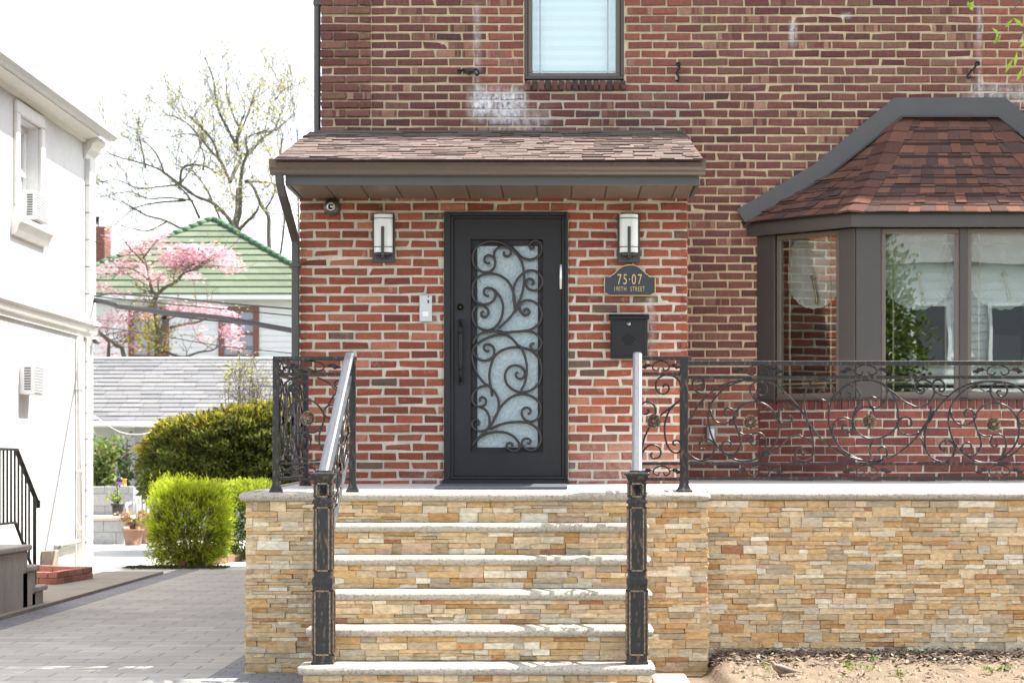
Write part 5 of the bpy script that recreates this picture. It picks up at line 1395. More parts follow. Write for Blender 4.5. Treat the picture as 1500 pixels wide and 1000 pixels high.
def ycol(p, d, rr):
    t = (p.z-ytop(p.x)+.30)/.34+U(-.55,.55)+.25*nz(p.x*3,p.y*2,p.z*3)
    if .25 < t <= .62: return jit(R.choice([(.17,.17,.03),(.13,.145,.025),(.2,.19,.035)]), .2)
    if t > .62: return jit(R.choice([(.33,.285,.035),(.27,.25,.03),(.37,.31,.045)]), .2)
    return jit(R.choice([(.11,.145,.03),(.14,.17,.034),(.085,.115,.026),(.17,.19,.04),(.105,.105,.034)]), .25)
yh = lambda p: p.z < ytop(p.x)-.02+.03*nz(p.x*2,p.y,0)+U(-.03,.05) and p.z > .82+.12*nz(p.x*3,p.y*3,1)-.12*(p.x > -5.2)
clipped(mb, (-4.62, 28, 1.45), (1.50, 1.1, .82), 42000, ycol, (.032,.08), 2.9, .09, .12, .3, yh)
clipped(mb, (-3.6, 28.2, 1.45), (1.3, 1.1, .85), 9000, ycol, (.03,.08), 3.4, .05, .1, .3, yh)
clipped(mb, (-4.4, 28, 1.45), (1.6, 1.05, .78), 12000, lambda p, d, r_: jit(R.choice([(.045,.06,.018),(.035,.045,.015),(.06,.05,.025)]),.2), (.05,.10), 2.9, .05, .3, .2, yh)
part(mb, 'foliage', M['leaf'], yw)
mb = MB()
for i in range(9):
    x = -5.6+i*.27; y = 28+U(-.5,.5)
    mb.tube(catmull([(x+U(-.05,.05),y,0),(x+U(-.1,.1),y,.45),(x+U(-.25,.25),y,.95),(x+U(-.4,.4),y+U(-.3,.3),1.7)],4), .04, 6, r1=.012)
part(mb, 'stem', M['bark'], yw)
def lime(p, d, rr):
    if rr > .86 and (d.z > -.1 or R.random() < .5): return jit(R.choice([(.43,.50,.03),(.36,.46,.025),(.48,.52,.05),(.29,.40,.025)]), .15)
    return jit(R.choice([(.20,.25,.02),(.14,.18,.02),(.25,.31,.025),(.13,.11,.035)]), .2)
lm_ = thing('lime_shrub', 'bright lime green feathery shrub rounded beside the driveway', 'shrub', (PX(276,24), 24.1, 0))
mb = MB()
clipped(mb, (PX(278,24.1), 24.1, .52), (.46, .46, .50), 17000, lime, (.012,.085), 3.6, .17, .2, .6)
for _ in range(240):      # upright new tips
    x = PX(278,24.1)+U(-.44,.44); y = 24.1+U(-.4,.3); z = .97+U(-.08,.02)
    hgt = U(.06,.2)*(1.2 if x < -4.55 else .8)
    for k in range(10):
        s = k/10; mb.leaf((x+.02*math.sin(k), y, z+hgt*s), (U(-1,1),U(-1,1),1.2), .010, .045, jit((.44,.50,.04),.15))
part(mb, 'foliage', M['leaf'], lm_)
mb = MB()
for i in range(26):
    a = U(-.36,.36); p = Vector((PX(278,24.1)+a*.4, 23.98+U(-.1,.2), 0)); q = Vector((PX(278,24.1)+a*1.15, 23.72+U(0,.1), U(.45,.86)))
    mb.tube(catmull([p, p.lerp(q,.5)+Vector((U(-.05,.05),0,0)), q],4), .012, 5, r1=.005)
    for _ in range(3): mb.tube([p.lerp(q,U(.5,.9)), q+Vector((U(-.12,.12),U(-.04,.05),U(-.1,.08)))], .005, 4)
part(mb, 'stem', M['palebark'], lm_)
lh = thing('lime_hedge', 'lower yellow green hedge tucked between the lime shrub and the stone porch', 'hedge', (PX(352,25.6), 25.6, 0))
mb = MB()
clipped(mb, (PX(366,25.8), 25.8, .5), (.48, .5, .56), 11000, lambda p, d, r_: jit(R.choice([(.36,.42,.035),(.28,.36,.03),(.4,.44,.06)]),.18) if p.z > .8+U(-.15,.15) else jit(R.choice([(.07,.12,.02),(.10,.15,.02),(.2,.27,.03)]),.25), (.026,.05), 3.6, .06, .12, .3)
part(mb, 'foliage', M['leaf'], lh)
mb = MB()
for i in range(7): mb.tube([(PX(366,25.8)+U(-.3,.3),25.6+U(-.2,.2),0),(PX(366,25.8)+U(-.4,.4),25.5+U(-.2,.2),.8)], .014, 5, r1=.006)
part(mb, 'stem', M['bark'], lh)
mb = MB()
for i in range(26):
    a = U(0,6.28); q = math.sqrt(R.random())
for i in range(900):
    mb.leaf((U(-5.35,-4.1), U(23.45,23.75), .01), (U(-1,1),U(-1,1),U(.1,1)), .02, .05, jit(R.choice([(.05,.045,.03),(.07,.09,.02),(.09,.06,.04)]),.2))
solo(mb, 'ground_cover', M['leaf'], 'low dark weeds and debris on the ground under the lime shrub', 'ground cover', kind='stuff')
ed = MB()
for i in range(7):
    a = Vector((PX(271,23.75), 23.75)); b = Vector((PX(356,25.4), 25.4)); d = (b-a)/7
    ed.tf = plane_tf((a.x+d.x*i, a.y+d.y*i), (d.x, d.y)); ed.bbox(.004, d.length-.006, 0, .09, 0, .10+U(-.006,.006), .006)
ed.tf = None
solo(ed, 'bed_edging', M['darkedge'], 'dark red brick edging running along the shrub bed by the driveway', 'edging')

# --- twiggy dry bush behind the railing
db = thing('dry_bush', 'pale leafless twiggy bush standing against the grey garage roof', 'bush', (PX(372,30.6), 30.6, 0))
mb = MB(); lf = []
for i in range(26):
    p = Vector((PX(372,30.6)+U(-.12,.12), 30.6+U(-.1,.1), 0)); q = Vector((PX(R.gauss(368,22),30.6), 30.6+U(-.5,.5), U(2.2,3.05)))
    c = catmull([p, Vector((p.x,p.y,1.2)), p.lerp(q,.72)+Vector((U(-.1,.1),U(-.1,.1),.1)), q], 5); mb.tube(c, .014, 5, r1=.005)
    for k in range(8, len(c)): grow(mb, lf, c[k], Vector((U(-1,1),U(-1,1),U(.0,1))), U(.2,.42), .006, 1, {'kids':2,'wig':.3})
part(mb, 'stem', M['palebark'], db)
mb = MB()
for p, d in lf[::3]: mb.leaf(p, (U(-1,1),U(-1,1),U(-.3,1)), .025, .05, jit((.34,.31,.14),.25))
for _ in range(45): mb.leaf(P(R.gauss(345,9), R.gauss(545,12), 30.5), (U(-1,1),U(-1,1),U(-.3,1)), .05, .09, jit((.3,.29,.06),.2))
part(mb, 'foliage', M['leaf'], db)

# ================================================================== white stucco house on the left
LX = -5.9
lh_ = thing('stucco_house', 'white two storey stucco house with corner quoins at the left edge', 'house', (LX, 20, 0))
ltf = plane_tf((LX, 0.), (0, 1))          # local x = depth, local y = into the house
def LD_(px): return -LX*F/(CX-px)
def LZ(px, py): return CH+(CY-py)*LD_(px)/F
ZE_ = 5.385
WO = (20.76, 21.62, 4.0, 5.12)
mb = MB(ltf); plate(mb, 12.5, 23.98, 0, ZE_+.04, 0, .25, [WO]); mb.tf = None
mb.box(-13, LX-.25, 23.7, 23.98, 0, ZE_+.04); mb.box(-13, -12.7, 12.5, 23.7, 0, ZE_+.04); mb.box(-12.7, LX-.25, 12.5, 12.8, 0, ZE_+.04)
wl = part(mb, 'wall', M['white'], lh_)
for z0, z1, dx in ((0., 2.9, 0.), (3.09, 5.12, .035)):
    n = max(1, round((z1-z0)/.327)); h = (z1-z0)/n
    for i in range(n):
        mb = MB(ltf); mb.bbox(23.74, 24.03, -.035-dx, .2, z0+i*h+.004, z0+(i+1)*h-.004, .008); part(mb, 'quoin', M['white'], lh_)
def mould(prof, x0, x1, name, m):          # profile (outward, z) swept along the wall
    mb = MB(ltf); mb.extrude_x([(-o, z) for o, z in prof], x0, x1); part(mb, name, m, lh_)
mould([(0,2.88),(.03,2.88),(.035,2.92),(.06,2.94),(.075,2.98),(.075,3.01),(.11,3.04),(.115,3.085),(0,3.10)], 12.5, 24.12, 'moulding', M['whitetrim'])
mould([(0,5.10),(.03,5.12),(.04,5.17),(.10,5.24),(.12,5.30),(.17,5.33),(.17,5.385),(0,5.385)], 23.66, 24.12, 'capital', M['whitetrim'])
mould([(0,5.30),(.03,5.30),(.06,5.345),(.21,5.38),(.21,5.43),(0,5.43)], 12.5, 23.64, 'cornice', M['whitetrim'])
mb = MB(ltf); mb.extrude_x([(-.21,5.39),(-.29,5.385),(-.31,5.41),(-.335,5.43),(-.345,5.485),(-.335,5.485),(-.30,5.42),(-.21,5.41)], 12.5, 24.1); part(mb, 'gutter', mat('gutter_grey', (.5,.5,.5), .5), lh_)
mb = MB(); mb.add([(LX+.3,12.3,5.47),(LX+.3,24.15,5.47),(-13.3,24.15,5.47),(-13.3,12.3,5.47),(-9.4,16,6.3),(-9.4,20,6.3)], [(0,1,5,4),(1,2,5),(2,3,4,5),(3,0,4),(3,2,1,0)], (.12,.115,.11)); part(mb, 'roof', M['shingle'], lh_)
# window with moulded surround
wn = MB(ltf); frame(wn, WO[0]-.14, WO[1]+.14, WO[2]-.02, WO[3]+.15, .14, -.045, .0, .01)
win = part(wn, 'window', M['whitetrim'], lh_)
mb = MB(ltf); mb.extrude_x([(0,3.98),(-.12,3.98),(-.12,3.93),(-.09,3.90),(-.07,3.84),(-.05,3.80),(0,3.79)], WO[0]-.24, WO[1]+.24); part(mb, 'sill', M['whitetrim'], win)
mb = MB(ltf); frame(mb, *WO, .05, .13, .2, .004); mb.box(WO[0]+.05, WO[1]-.05, .132, .19, 4.55, 4.60, bev=.004); frame(mb, WO[0]+.05, WO[1]-.05, 4.60, WO[3]-.05, .035, .14, .18, .003); part(mb, 'frame', M['plastic'], win)
mb = MB(ltf); mb.box(WO[0]+.04, WO[1]-.04, .165, .17, WO[2]+.04, WO[3]-.04); part(mb, 'pane', mat('grey_pane', (.30,.33,.35), .06), win)
def ac_unit(x0, x1, z0, z1, out, inn, label):
    t = thing('air_conditioner', label, 'air conditioner', (LX, (x0+x1)/2, z0), 'air conditioners in the white house wall')
    mb = MB(ltf); mb.bbox(x0, x1, -out, inn, z0, z1, .012); part(mb, 'body', M['plastic'], t)
    mb = MB(ltf); mb.box(x0+.03, x1-.03, -out-.004, -out+.004, z0+.03, z1-.03)
    part(mb, 'grille', M['acgrille'], t)
    mb = MB(ltf); n = 9
    for i in range(n+1):
        x = lerp(x0+.03, x1-.03, i/n); mb.box(x-.003, x+.003, -out-.009, -out-.003, z0+.03, z1-.03)
        z = lerp(z0+.03, z1-.03, i/n); mb.box(x0+.03, x1-.03, -out-.0085, -out-.0035, z-.003, z+.003)
    part(mb, 'grille_bar', M['plastic'], t)
    mb = MB(ltf)
    for i in range(9): mb.box(x0-.004, x0+.003, -out+.03, -out+.03+(out-.06)*.75, lerp(z0+.05,z1-.06,i/8), lerp(z0+.05,z1-.06,i/8)+.016)
    part(mb, 'louver', M['acgrille'], t)
ac_unit(20.98, 21.5, 4.005, 4.33, .14, .12, 'white window air conditioner under the raised upstairs sash')
ac_unit(20.85, 21.26, 2.07, 2.41, .155, .1, 'white through-wall air conditioner jutting from the blank lower wall')
dp = MB(); dp.tube([(LX+.05,23.3,2.86),(LX+.05,23.3,.03)], .035, 10)
for z in (2.2,1.2,.5): dp.box(LX, LX+.09, 23.26, 23.34, z, z+.02)
part(dp, 'downspout', M['whitetrim'], lh_)
dp = MB(); dp.tube([(LX+.05,23.26,.36),(LX+.05,22.3,.34)], .03, 10); dp.tube([(LX+.05,22.3,.34),(LX-.02,22.28,.34)], .034, 10); dp.lathe([(.036,-.03),(.04,-.02),(.04,.02),(.036,.03)], (LX+.05,22.33,.34), 'y', 12)
part(dp, 'drain_pipe', mat('pipe_greygreen', (.33,.36,.31), .5), lh_)
cm = thing('security_camera', 'small dark security camera under the moulding at the white house corner', 'camera', (-5.80, 24.0, 2.80))
mb = MB(); mb.lathe([(.025,-.10),(.032,-.09),(.032,.06),(.02,.08)], (-5.80,23.95,2.845), 'y', 14); part(mb, 'body', mat('camera_grey', (.12,.12,.125), .4), cm)
mb = MB(); mb.tube([(-5.80,23.98,2.86),(-5.83,23.98,2.90)], .014, 8); mb.lathe([(.045,2.876),(.045,2.90)], (-5.84,23.98,0), 'z', 12); part(mb, 'bracket', M['plastic'], cm)
# side stoop and its iron railing
SXW = -4.75
st = thing('side_stoop', 'weathered grey concrete stoop with small steps beside the white house', 'stoop', (-5.3, 16.5, 0))
for y1, z in ((17.10,.587),(17.36,.394),(17.62,.195)):
    mb = MB(); mb.bbox(LX+.01, SXW, 14.6 if z > .5 else (16.9 if z > .3 else 17.2), y1-.05-.001*z, .0, z-.052, .008); part(mb, 'riser', M['concrete'], st)
    mb = MB(); mb.bbox(LX+.01, SXW+.03, 14.6 if z > .5 else (17.0 if z > .3 else 17.28), y1, z-.05, z, .01); part(mb, 'tread', M['concrete'], st)
rl = thing('stoop_railing', 'plain black iron stoop railing with thin upright bars, slanting down the side steps', 'railing', (-4.82, 16.6, .587))
xr_ = -4.82; hr = lambda y: 1.44 if y < 16.94 else lerp(1.44, .955, (y-16.94)/.68); lr = lambda y: .79 if y < 16.9 else lerp(.79, .30, (y-16.9)/.62)
mb = MB(); rings = [[(xr_+a,y,hr(y)+b) for a, b in ((-.02,-.012),(.02,-.012),(.02,.012),(-.02,.012))] for y in (15.0,16.94,17.62)]; mb.loft(rings, None, False); mb.box(xr_-.022, xr_+.022, 17.60, 17.66, .90, .975, bev=.006); part(mb, 'handrail', M['iron'], rl)
mb = MB(); mb.loft([[(xr_+a,y,lr(y)+b) for a, b in ((-.012,-.01),(.012,-.01),(.012,.01),(-.012,.01))] for y in (15.0,16.9,17.5)], None, False); part(mb, 'rail', M['iron'], rl)
for i in range(22):
    y = 15.05+i*.115
    if y > 17.45: break
    mb = MB(); mb.box(xr_-.008, xr_+.008, y-.008, y+.008, lr(y), hr(y)); part(mb, 'bar', M['iron'], rl)
mb = MB(); mb.box(xr_-.014, xr_+.014, 17.52, 17.548, .19, hr(17.53)); part(mb, 'post', M['iron'], rl)
# brick edging bed and basement hatch
mb = MB()
for a, b in (((LX+.01,20.12),(-5.29,20.12)), ((-5.29,20.12),(-5.16,21.15)), ((-5.16,21.15),(LX+.01,21.55))):
    a, b = Vector(a), Vector(b); L_ = (b-a).length; mb.tf = plane_tf(a, b-a); n = max(2, round(L_/.2))
    for c in range(2):
        for i in range(n+1):
            x0, x1 = max(0,(i-.5*c)*L_/n), min(L_,(i+1-.5*c)*L_/n)
            if x1-x0 > .03: mb.bbox(x0+.003, x1-.003, U(0,.006), .095, .03+c*.068, .03+c*.068+.064, .005, jit(R.choice([(.27,.11,.085),(.31,.14,.11),(.23,.09,.07)]),.12))
mb.tf = None
solo(mb, 'brick_planter', M['redbrick'], 'low two course red brick planter border at the foot of the white wall', 'planter')
mb = MB(); mb.bbox(LX+.003, LX+.13, 21.7, 22.02, .02, .31, .006); solo(mb, 'concrete_block', M['tanconc'], 'upright tan concrete block against the white wall behind the brick border', 'block')

# ================================================================== garage and yard walls behind
GD = 33.0
ga = thing('garage', 'low white garage with a pale grey shingle roof behind the yew hedge', 'garage', (-6.5, GD, 0))
mb = MB(); mb.box(-10.5, -3.2, GD, GD+5, 0, 1.98); part(mb, 'wall', M['siding'], ga)
mb = MB(); mb.box(PX(198,GD), PX(198,GD)+.12, GD-.02, GD, 0, 1.94); mb.box(PX(198,GD)+.12, PX(198,GD)+2.4, GD-.012, GD, 0, 1.9); part(mb, 'door', mat('garage_door', (.45,.45,.45), .6), ga)
mb = MB(); e0, z0, e1, z1 = 32.55, 2.03, 35.6, 3.25; n = 15; sg = [(.13,.13,.134),(.118,.118,.122),(.142,.142,.142),(.11,.11,.114),(.134,.132,.13)]
for i in range(n):
    s0, s1 = i/n-.004, (i+1)/n+.02; x = -10.7-U(0,.3)
    while x < -3.0:
        w = U(.24,.42); q = lambda X, s: (X, lerp(e0,e1,s), lerp(z0,z1,s))
        tab(mb, q(x,s0), q(x+w-.008,s0), q(x+w-.008,s1), q(x,s1), U(.016,.026), jit(R.choice(sg),.06), (.12,.12,.12)); x += w
mb.add([(-10.7,e0+.02,z0-.02),(-2.9,e0+.02,z0-.02),(-2.9,e1,z1-.01),(-10.7,e1,z1-.01),(-10.7,38.6,z0-.02),(-2.9,38.6,z0-.02)], [(0,1,2,3),(3,2,5,4)], (.2,.2,.2))
grf = part(mb, 'roof', M['greyroof'], ga)
mb = MB(); mb.box(-10.7, -2.9, e0-.07, e0+.03, 1.925, 2.02, bev=.02); part(mb, 'gutter', M['plastic'], grf)
mb = MB(); mb.box(-10.7, -2.9, e1-.07, e1+.07, z1+.0, z1+.035, bev=.01); part(mb, 'ridge_cap', M['greyroof'], grf)
def blockwall(x0, x1, y, y1, z0, z1, label, cap=False):
    t = thing('block_wall', label, 'wall', ((x0+x1)/2, y, z0), 'grey block garden walls')
    mb = MB(); mb.box(x0+.006, x1-.006, y+.008, y1, z0, z1-(.0 if not cap else .07), (.27,.27,.265))
    zz = z0; r_ = 0
    while zz < z1-.1:
        h = min(.2, z1-(.07 if cap else 0)-zz); x = x0-(.2 if r_ % 2 else 0)
        while x < x1:
            a, b = max(x,x0), min(x+.4,x1)
            if b-a > .03: mb.front(a+.004, b-.004, zz+.004, zz+h-.004, y, y+.05, .004, .002, jit((.33,.34,.345),.09))
            x += .4
        zz += h; r_ += 1
    part(mb, 'masonry', M['block'], t)
    if cap: mb = MB(); mb.bbox(x0-.02, x1+.05, y-.05, y1, z1-.068, z1, .02); part(mb, 'cap', mat('cap_stone', (.46,.40,.32), .85, bump=.2), t)
blockwall(-9.5, PX(182,30.6), 30.6, 31.5, .0, .45, 'lower grey block wall with a tan cap stone, under the black pot', True)
blockwall(-9.5, PX(196,31.5), 31.5, 31.9, .0, .92, 'upper bluish block wall behind the capped one, below the leafy shrub')
# pots
def pot(c, r, h, m, label, name='flower_pot', wide=.74, grp='potted plants by the block wall', soil=True):
    t = thing(name, label, 'pot', c, grp)
    mb = MB(); mb.lathe([(r*wide,0),(r*.97,h*.86),(r*1.06,h*.86),(r*1.08,h),(r*.96,h),(r*.9,h*.86),(r*.85,h*.82)], c, 'z', 20); part(mb, 'pot', m, t); return t
def sprig(t, c, n, hgt, spread, cols, wl):
    mb = MB(); sm = MB()
    for _ in range(max(4,n//14)):
        q = Vector((c[0]+R.gauss(0,spread),c[1]+R.gauss(0,spread*.6),c[2]+hgt*U(.55,1))); sm.tube(catmull([Vector(c),Vector(c).lerp(q,.5)+Vector((U(-.03,.03),0,.03)),q],4), .006, 4, r1=.003)
        for _ in range(14):
            s = U(.25,1); p = Vector(c).lerp(q,s)+Vector((U(-.04,.04),U(-.04,.04),U(-.04,.04))); mb.leaf(p, (U(-1,1),U(-1,1),U(-.2,1)), wl[0]*U(.7,1.3), wl[1]*U(.7,1.3), jit(R.choice(cols),.2))
    part(mb, 'leaves', M['leaf'], t); part(sm, 'stem', M['bark'], t)
c = (PX(172.5,30.85), 30.85, .452); t = pot(c, .105, .20, M['blackplastic'], 'black plastic hanging pot with green seedlings on the tan cap stone')
sprig(t, (c[0],c[1],c[2]+.17), 110, .27, .09, [(.25,.36,.06),(.18,.28,.05),(.34,.42,.1)], (.045,.06))
mb = MB(); mb.tube(catmull([(c[0],c[1],c[2]+.18),(c[0],c[1],c[2]+.42),(c[0]-.02,c[1],c[2]+.47),(c[0]-.005,c[1],c[2]+.51),(c[0]+.03,c[1],c[2]+.50),(c[0]+.03,c[1],c[2]+.46)],4), .009, 6); part(mb, 'hook', M['blackplastic'], t)
c = (PX(195,30.3), 30.3, 0.); t = pot(c, .165, .26, M['terracotta'], 'brown terracotta pot of reddish leaves in front of the lower block wall')
sprig(t, (c[0],c[1],.22), 170, .34, .13, [(.36,.22,.12),(.40,.30,.14),(.30,.15,.10),(.30,.30,.10)], (.05,.075))
c = (PX(214,30.9), 30.9, .0); t = pot(c, .17, .33, M['terracotta'], 'taller brown pot half hidden behind the lime shrub')
sprig(t, (c[0],c[1],.3), 90, .25, .1, [(.36,.24,.13),(.32,.30,.12)], (.05,.07))
c = (PX(176,31.7), 31.7, .921); t = pot(c, .06, .07, M['purple'], 'small lilac tub under a dark lid on the upper block wall', 'tub', .9)
mb = MB(); mb.lathe([(.062,.066),(.068,.08),(.062,.12),(.035,.15),(.01,.155)], c, 'z', 16); part(mb, 'lid', M['blackplastic'], t)
c = (PX(182.5,31.6), 31.6, .921); t = pot(c, .036, .125, M['yellow'], 'amber yellow cup standing beside the lilac tub', 'cup', .78)
# leafy shrubs above the block wall
def leafy(x0, x1, y, z0, z1, n, label, cols, wl, group=None):
    t = thing('leafy_shrub', label, 'shrub', ((x0+x1)/2, y, z0), group)
    lfm = MB(); sm = MB()
    for i in range(14):
        q = Vector((U(x0,x1), y+U(-.25,.25), lerp(z0,z1,U(.4,1)))); p = Vector((lerp((x0+x1)/2,q.x,.4), y, z0)); sm.tube(catmull([p,p.lerp(q,.5)+Vector((U(-.05,.05),0,.05)),q],4), .012, 5, r1=.004)
        for k in range(n//14):
            s = abs(U(.2,1.05)); b = p.lerp(q,s)+Vector((R.gauss(0,.08),R.gauss(0,.1),R.gauss(0,.08))); lfm.leaf(b, (U(-1,1),U(-1,.4),U(-.5,.8)), wl[0]*U(.6,1.3), wl[1]*U(.6,1.3), jit(R.choice(cols),.22))
    part(lfm, 'foliage', M['leaf'], t); part(sm, 'stem', M['bark'], t)
leafy(-8.3, PX(177,32.2), 32.2, .7, 1.72, 2600, 'leafy green shrub with yellowish leaves above the upper block wall', [(.20,.27,.07),(.12,.19,.05),(.33,.32,.14),(.08,.13,.03)], (.05,.085), 'shrubs above the block wall')
leafy(PX(176,32.5), PX(190,32.5), 32.5, .8, 1.78, 240, 'thin dark stemmed shrub against the white garage wall', [(.07,.11,.04),(.10,.14,.05),(.05,.08,.03)], (.05,.085), 'shrubs above the block wall')
# white plastic chair
ch = thing('plastic_chair', 'white plastic garden chair behind the terracotta pots', 'chair', (PX(216,31.4), 31.4, 0))
cx, cy = PX(214,31.4), 31.4
mb = MB()
ring_ = []
for i in range(13):
    a = math.pi*i/12; ring_.append((cx-.27*math.cos(a), cy+.2, .42+.42*math.sin(a)**.8))
for i in range(12):
    (xa_,ya_,za_), (xb_,yb_,zb_) = ring_[i], ring_[i+1]
mb.tube(ring_, .035, 8)
for i in range(2,11): mb.tube([ring_[i], (ring_[i][0], cy+.17, .42)], .022, 5)
part(mb, 'backrest', M['plastic'], ch)
mb = MB(); mb.bbox(cx-.25, cx+.25, cy-.22, cy+.2, .39, .425, .015); part(mb, 'seat', M['plastic'], ch)
for sx, sy in ((-1,-1),(1,-1),(-1,1),(1,1)):
    mb = MB(); mb.tube([(cx+sx*.22,cy+sy*.18,.4),(cx+sx*.26,cy+sy*.23,0)], .025, 6, r1=.018); part(mb, 'leg', M['plastic'], ch)
for sx in (-1,1):
    mb = MB(); mb.tube(catmull([(cx+sx*.26,cy-.2,.40),(cx+sx*.28,cy-.2,.62),(cx+sx*.28,cy,.64),(cx+sx*.27,cy+.2,.66)],4), .022, 6); part(mb, 'armrest', M['plastic'], ch)

# ================================================================== house with the green roof
HD = 45.0
gh = thing('green_roof_house', 'pale sided house with a green hipped shingle roof and brown framed windows', 'house', (-8.85, HD, 0))
mb = MB(); hx0, hx1, hy0, hy1 = -12.25, -5.45, HD+.35, 53.
z = 0
while z < 5.25:
    zz = min(z+.145, 5.28); o0, o1 = .018, 0
    A_ = lambda o, h_: [(hx0-o,hy0-o,h_),(hx1+o,hy0-o,h_),(hx1+o,hy1+o,h_),(hx0-o,hy1+o,h_)]
    v = A_(o0,z)+A_(o1,zz)+A_(0,z)
    mb.add(v, [(i,(i+1)%4,(i+1)%4+4,i+4) for i in range(4)]+[(8+i,8+(i+1)%4,(i+1)%4,i) for i in range(4)], None, False); z = zz
part(mb, 'wall', M['siding'], gh)
eL, eR, ap = (-12.5,HD), (-5.15,HD), (PX(312,49), 49., CH+354*49/F); ze = 5.31
GC = [(.086,.112,.064),(.096,.122,.074),(.078,.102,.06),(.106,.13,.082),(.09,.114,.07)]
mb = MB(); n = 12
corn = [(-12.5,HD),(-5.15,HD),(-5.15,53.),(-12.5,53.)]
for k in range(4):
    a, b = corn[k], corn[(k+1)%4]
    for i in range(n):
        s0, s1 = i/n-.006, min(1,(i+1)/n+.012); q = lambda t_, s: (lerp(lerp(a[0],b[0],t_),ap[0],s), lerp(lerp(a[1],b[1],t_),ap[1],s), lerp(ze,ap[2],s))
        L_ = 7.3*(1-max(s0,0)); m_ = max(1, int(L_/.55)) if k == 0 else 1
        for j in range(m_):
            tab(mb, q(j/m_,s0), q((j+1)/m_,s0), q((j+1)/m_,s1), q(j/m_,s1), .038, jit(R.choice(GC),.07), (.05,.08,.045))
groof = part(mb, 'roof', M['greenroof'], gh)
mb = MB()
for a in corn:
    for i in range(22):
        p = Vector((*a,ze)).lerp(Vector(ap), i/22); q = Vector((*a,ze)).lerp(Vector(ap), (i+1.1)/22); mb.tube([p+Vector((0,0,.05)), q+Vector((0,0,.03))], .085, 7, jit((.06,.12,.062),.12), r1=.07)
part(mb, 'ridge_cap', M['greenroof'], groof)
mb = MB(); vx, vy = PX(282,46.3), 46.3; vz = CH+(676-377)*46.3/F
mb.tube([(vx+.34*math.cos(math.pi*i/12), vy-.1, vz+.26*math.sin(math.pi*i/12)) for i in range(13)], .045, 6); mb.tube([(vx+.34*math.cos(math.pi*i/12), vy+.35, vz+.26*math.sin(math.pi*i/12)) for i in range(13)], .03, 6)
v = [(vx+.34*math.cos(math.pi*i/12), vy+o, vz+.26*math.sin(math.pi*i/12)) for o in (-.1,.9) for i in range(13)]
mb.add(v, [(i,i+1,i+14,i+13) for i in range(12)], None, True); part(mb, 'roof_vent', M['teal'], groof)
mb = MB()
for a, b in ((corn[0],corn[1]),(corn[1],corn[2]),(corn[3],corn[0])):
    a_, b_ = Vector(a), Vector(b); mb.tf = plane_tf(a_, b_-a_); mb.box(0, (b_-a_).length, .0, .12, ze-.13, ze-.005)
mb.tf = None; mb.box(-12.45, -5.2, HD+.121, 52.9, ze-.10, ze-.08); part(mb, 'fascia', M['plastic'], groof)
for a, b in ((188,247),(320,379)):
    x0, x1, z0, z1 = PX(a,HD+.3), PX(b,HD+.3), 3.75, CH+(676-449)*(HD+.3)/F; y = hy0
    f_ = MB(); frame(f_, x0, x1, z0, z1, .13, y-.07, y+.05, .01); wn = part(f_, 'window', M['redwood'], gh)
    m2 = MB(); m2.box((x0+x1)/2-.02, (x0+x1)/2+.02, y-.045, y-.02, z0+.13, z1-.13); m2.box(x0+.13, x1-.13, y-.05, y-.03, (z0+z1)/2-.03, (z0+z1)/2+.03)
    for s in (.25,.75): m2.box(x0+.13, x1-.13, y-.044, y-.021, lerp(z0,z1,s)-.012, lerp(z0,z1,s)+.012)
    part(m2, 'muntin', M['redwood'], wn)
    m3 = MB(); m3.box(x0+.1, x1-.1, y-.02, y-.015, z0+.1, z1-.1); part(m3, 'pane', mat('curtained_pane', (.27,.28,.33), .15), wn)
mb = MB(); cxx = PX(147,47.5); 
bricks_m = MB(); bricks_m.box(cxx-.42, cxx+.17, 47.2, 47.9, 4.5, 7.18, (.20,.10,.08)); 
for i in range(38): bricks_m.box(cxx-.43, cxx+.18, 47.19, 47.91, 4.6+i*.068+.008, 4.6+i*.068+.062, jit((.21,.095,.075),.12))
chm = part(bricks_m, 'chimney', M['redbrick'], gh)
mb = MB(); mb.lathe([(.13,7.18),(.12,7.42),(.14,7.42),(.14,7.46)], (cxx-.15,47.5,0), 'z', 12); part(mb, 'chimney_pot', M['blackplastic'], chm)

# ================================================================== overhead cables
def cable(pts, r, label, sag=0):
    mb = MB(); mb.tube(catmull(pts, 8), r, 6); solo(mb, 'utility_cable', M['cable'], label, 'cable', 'utility cables between the two houses')
def cpt(px, py):                        # point on the vertical plane between the two house corners
    m = (px-CX)/F; D = (-6.2+24.3)/(m+1) if False else None
    # line X = -6.2 + t*4.34, D = 24.3 - 4.3 t
    t_ = (-6.2-m*24.3)/(-(4.34+m*4.3)); D = 24.3-4.3*t_; return P(px, py, D)
ends = lambda a, b: [(-5.98, 24.06, a)], [(X0-.01, 20.0, b)]
def run(pts, r, label):
    q = [cpt(*p) for p in pts]; l = q[0]; rr = q[-1]; s = (rr[2]-q[-2][2])/max(.2,(rr[0]-q[-2][0]))
    cable([(-6.25,24.2,l[2]+.03)]+q+[(X0-.004, 20.02, rr[2]+s*(X0-rr[0]))], r, label)
run([(137,439),(170,447),(175,449),(240,457),(320,465),(389,477)], .033, 'thickest black overhead cable sagging across the pink dogwood')
run([(137,442),(250,462),(390,477.5),(425,481)], .012, 'thin black cable wrapped along the thickest cable')
run([(137,434),(160,430),(180,431),(260,437),(340,445),(425,452)], .011, 'thin black wire above the thick cable crossing the white fascia')
run([(137,434),(220,443),(300,450),(425,462)], .008, 'faint thin wire just below the topmost wire')
run([(137,478),(220,489),(320,506),(425,517)], .006, 'lowest hair thin wire crossing the windows of the green roofed house')
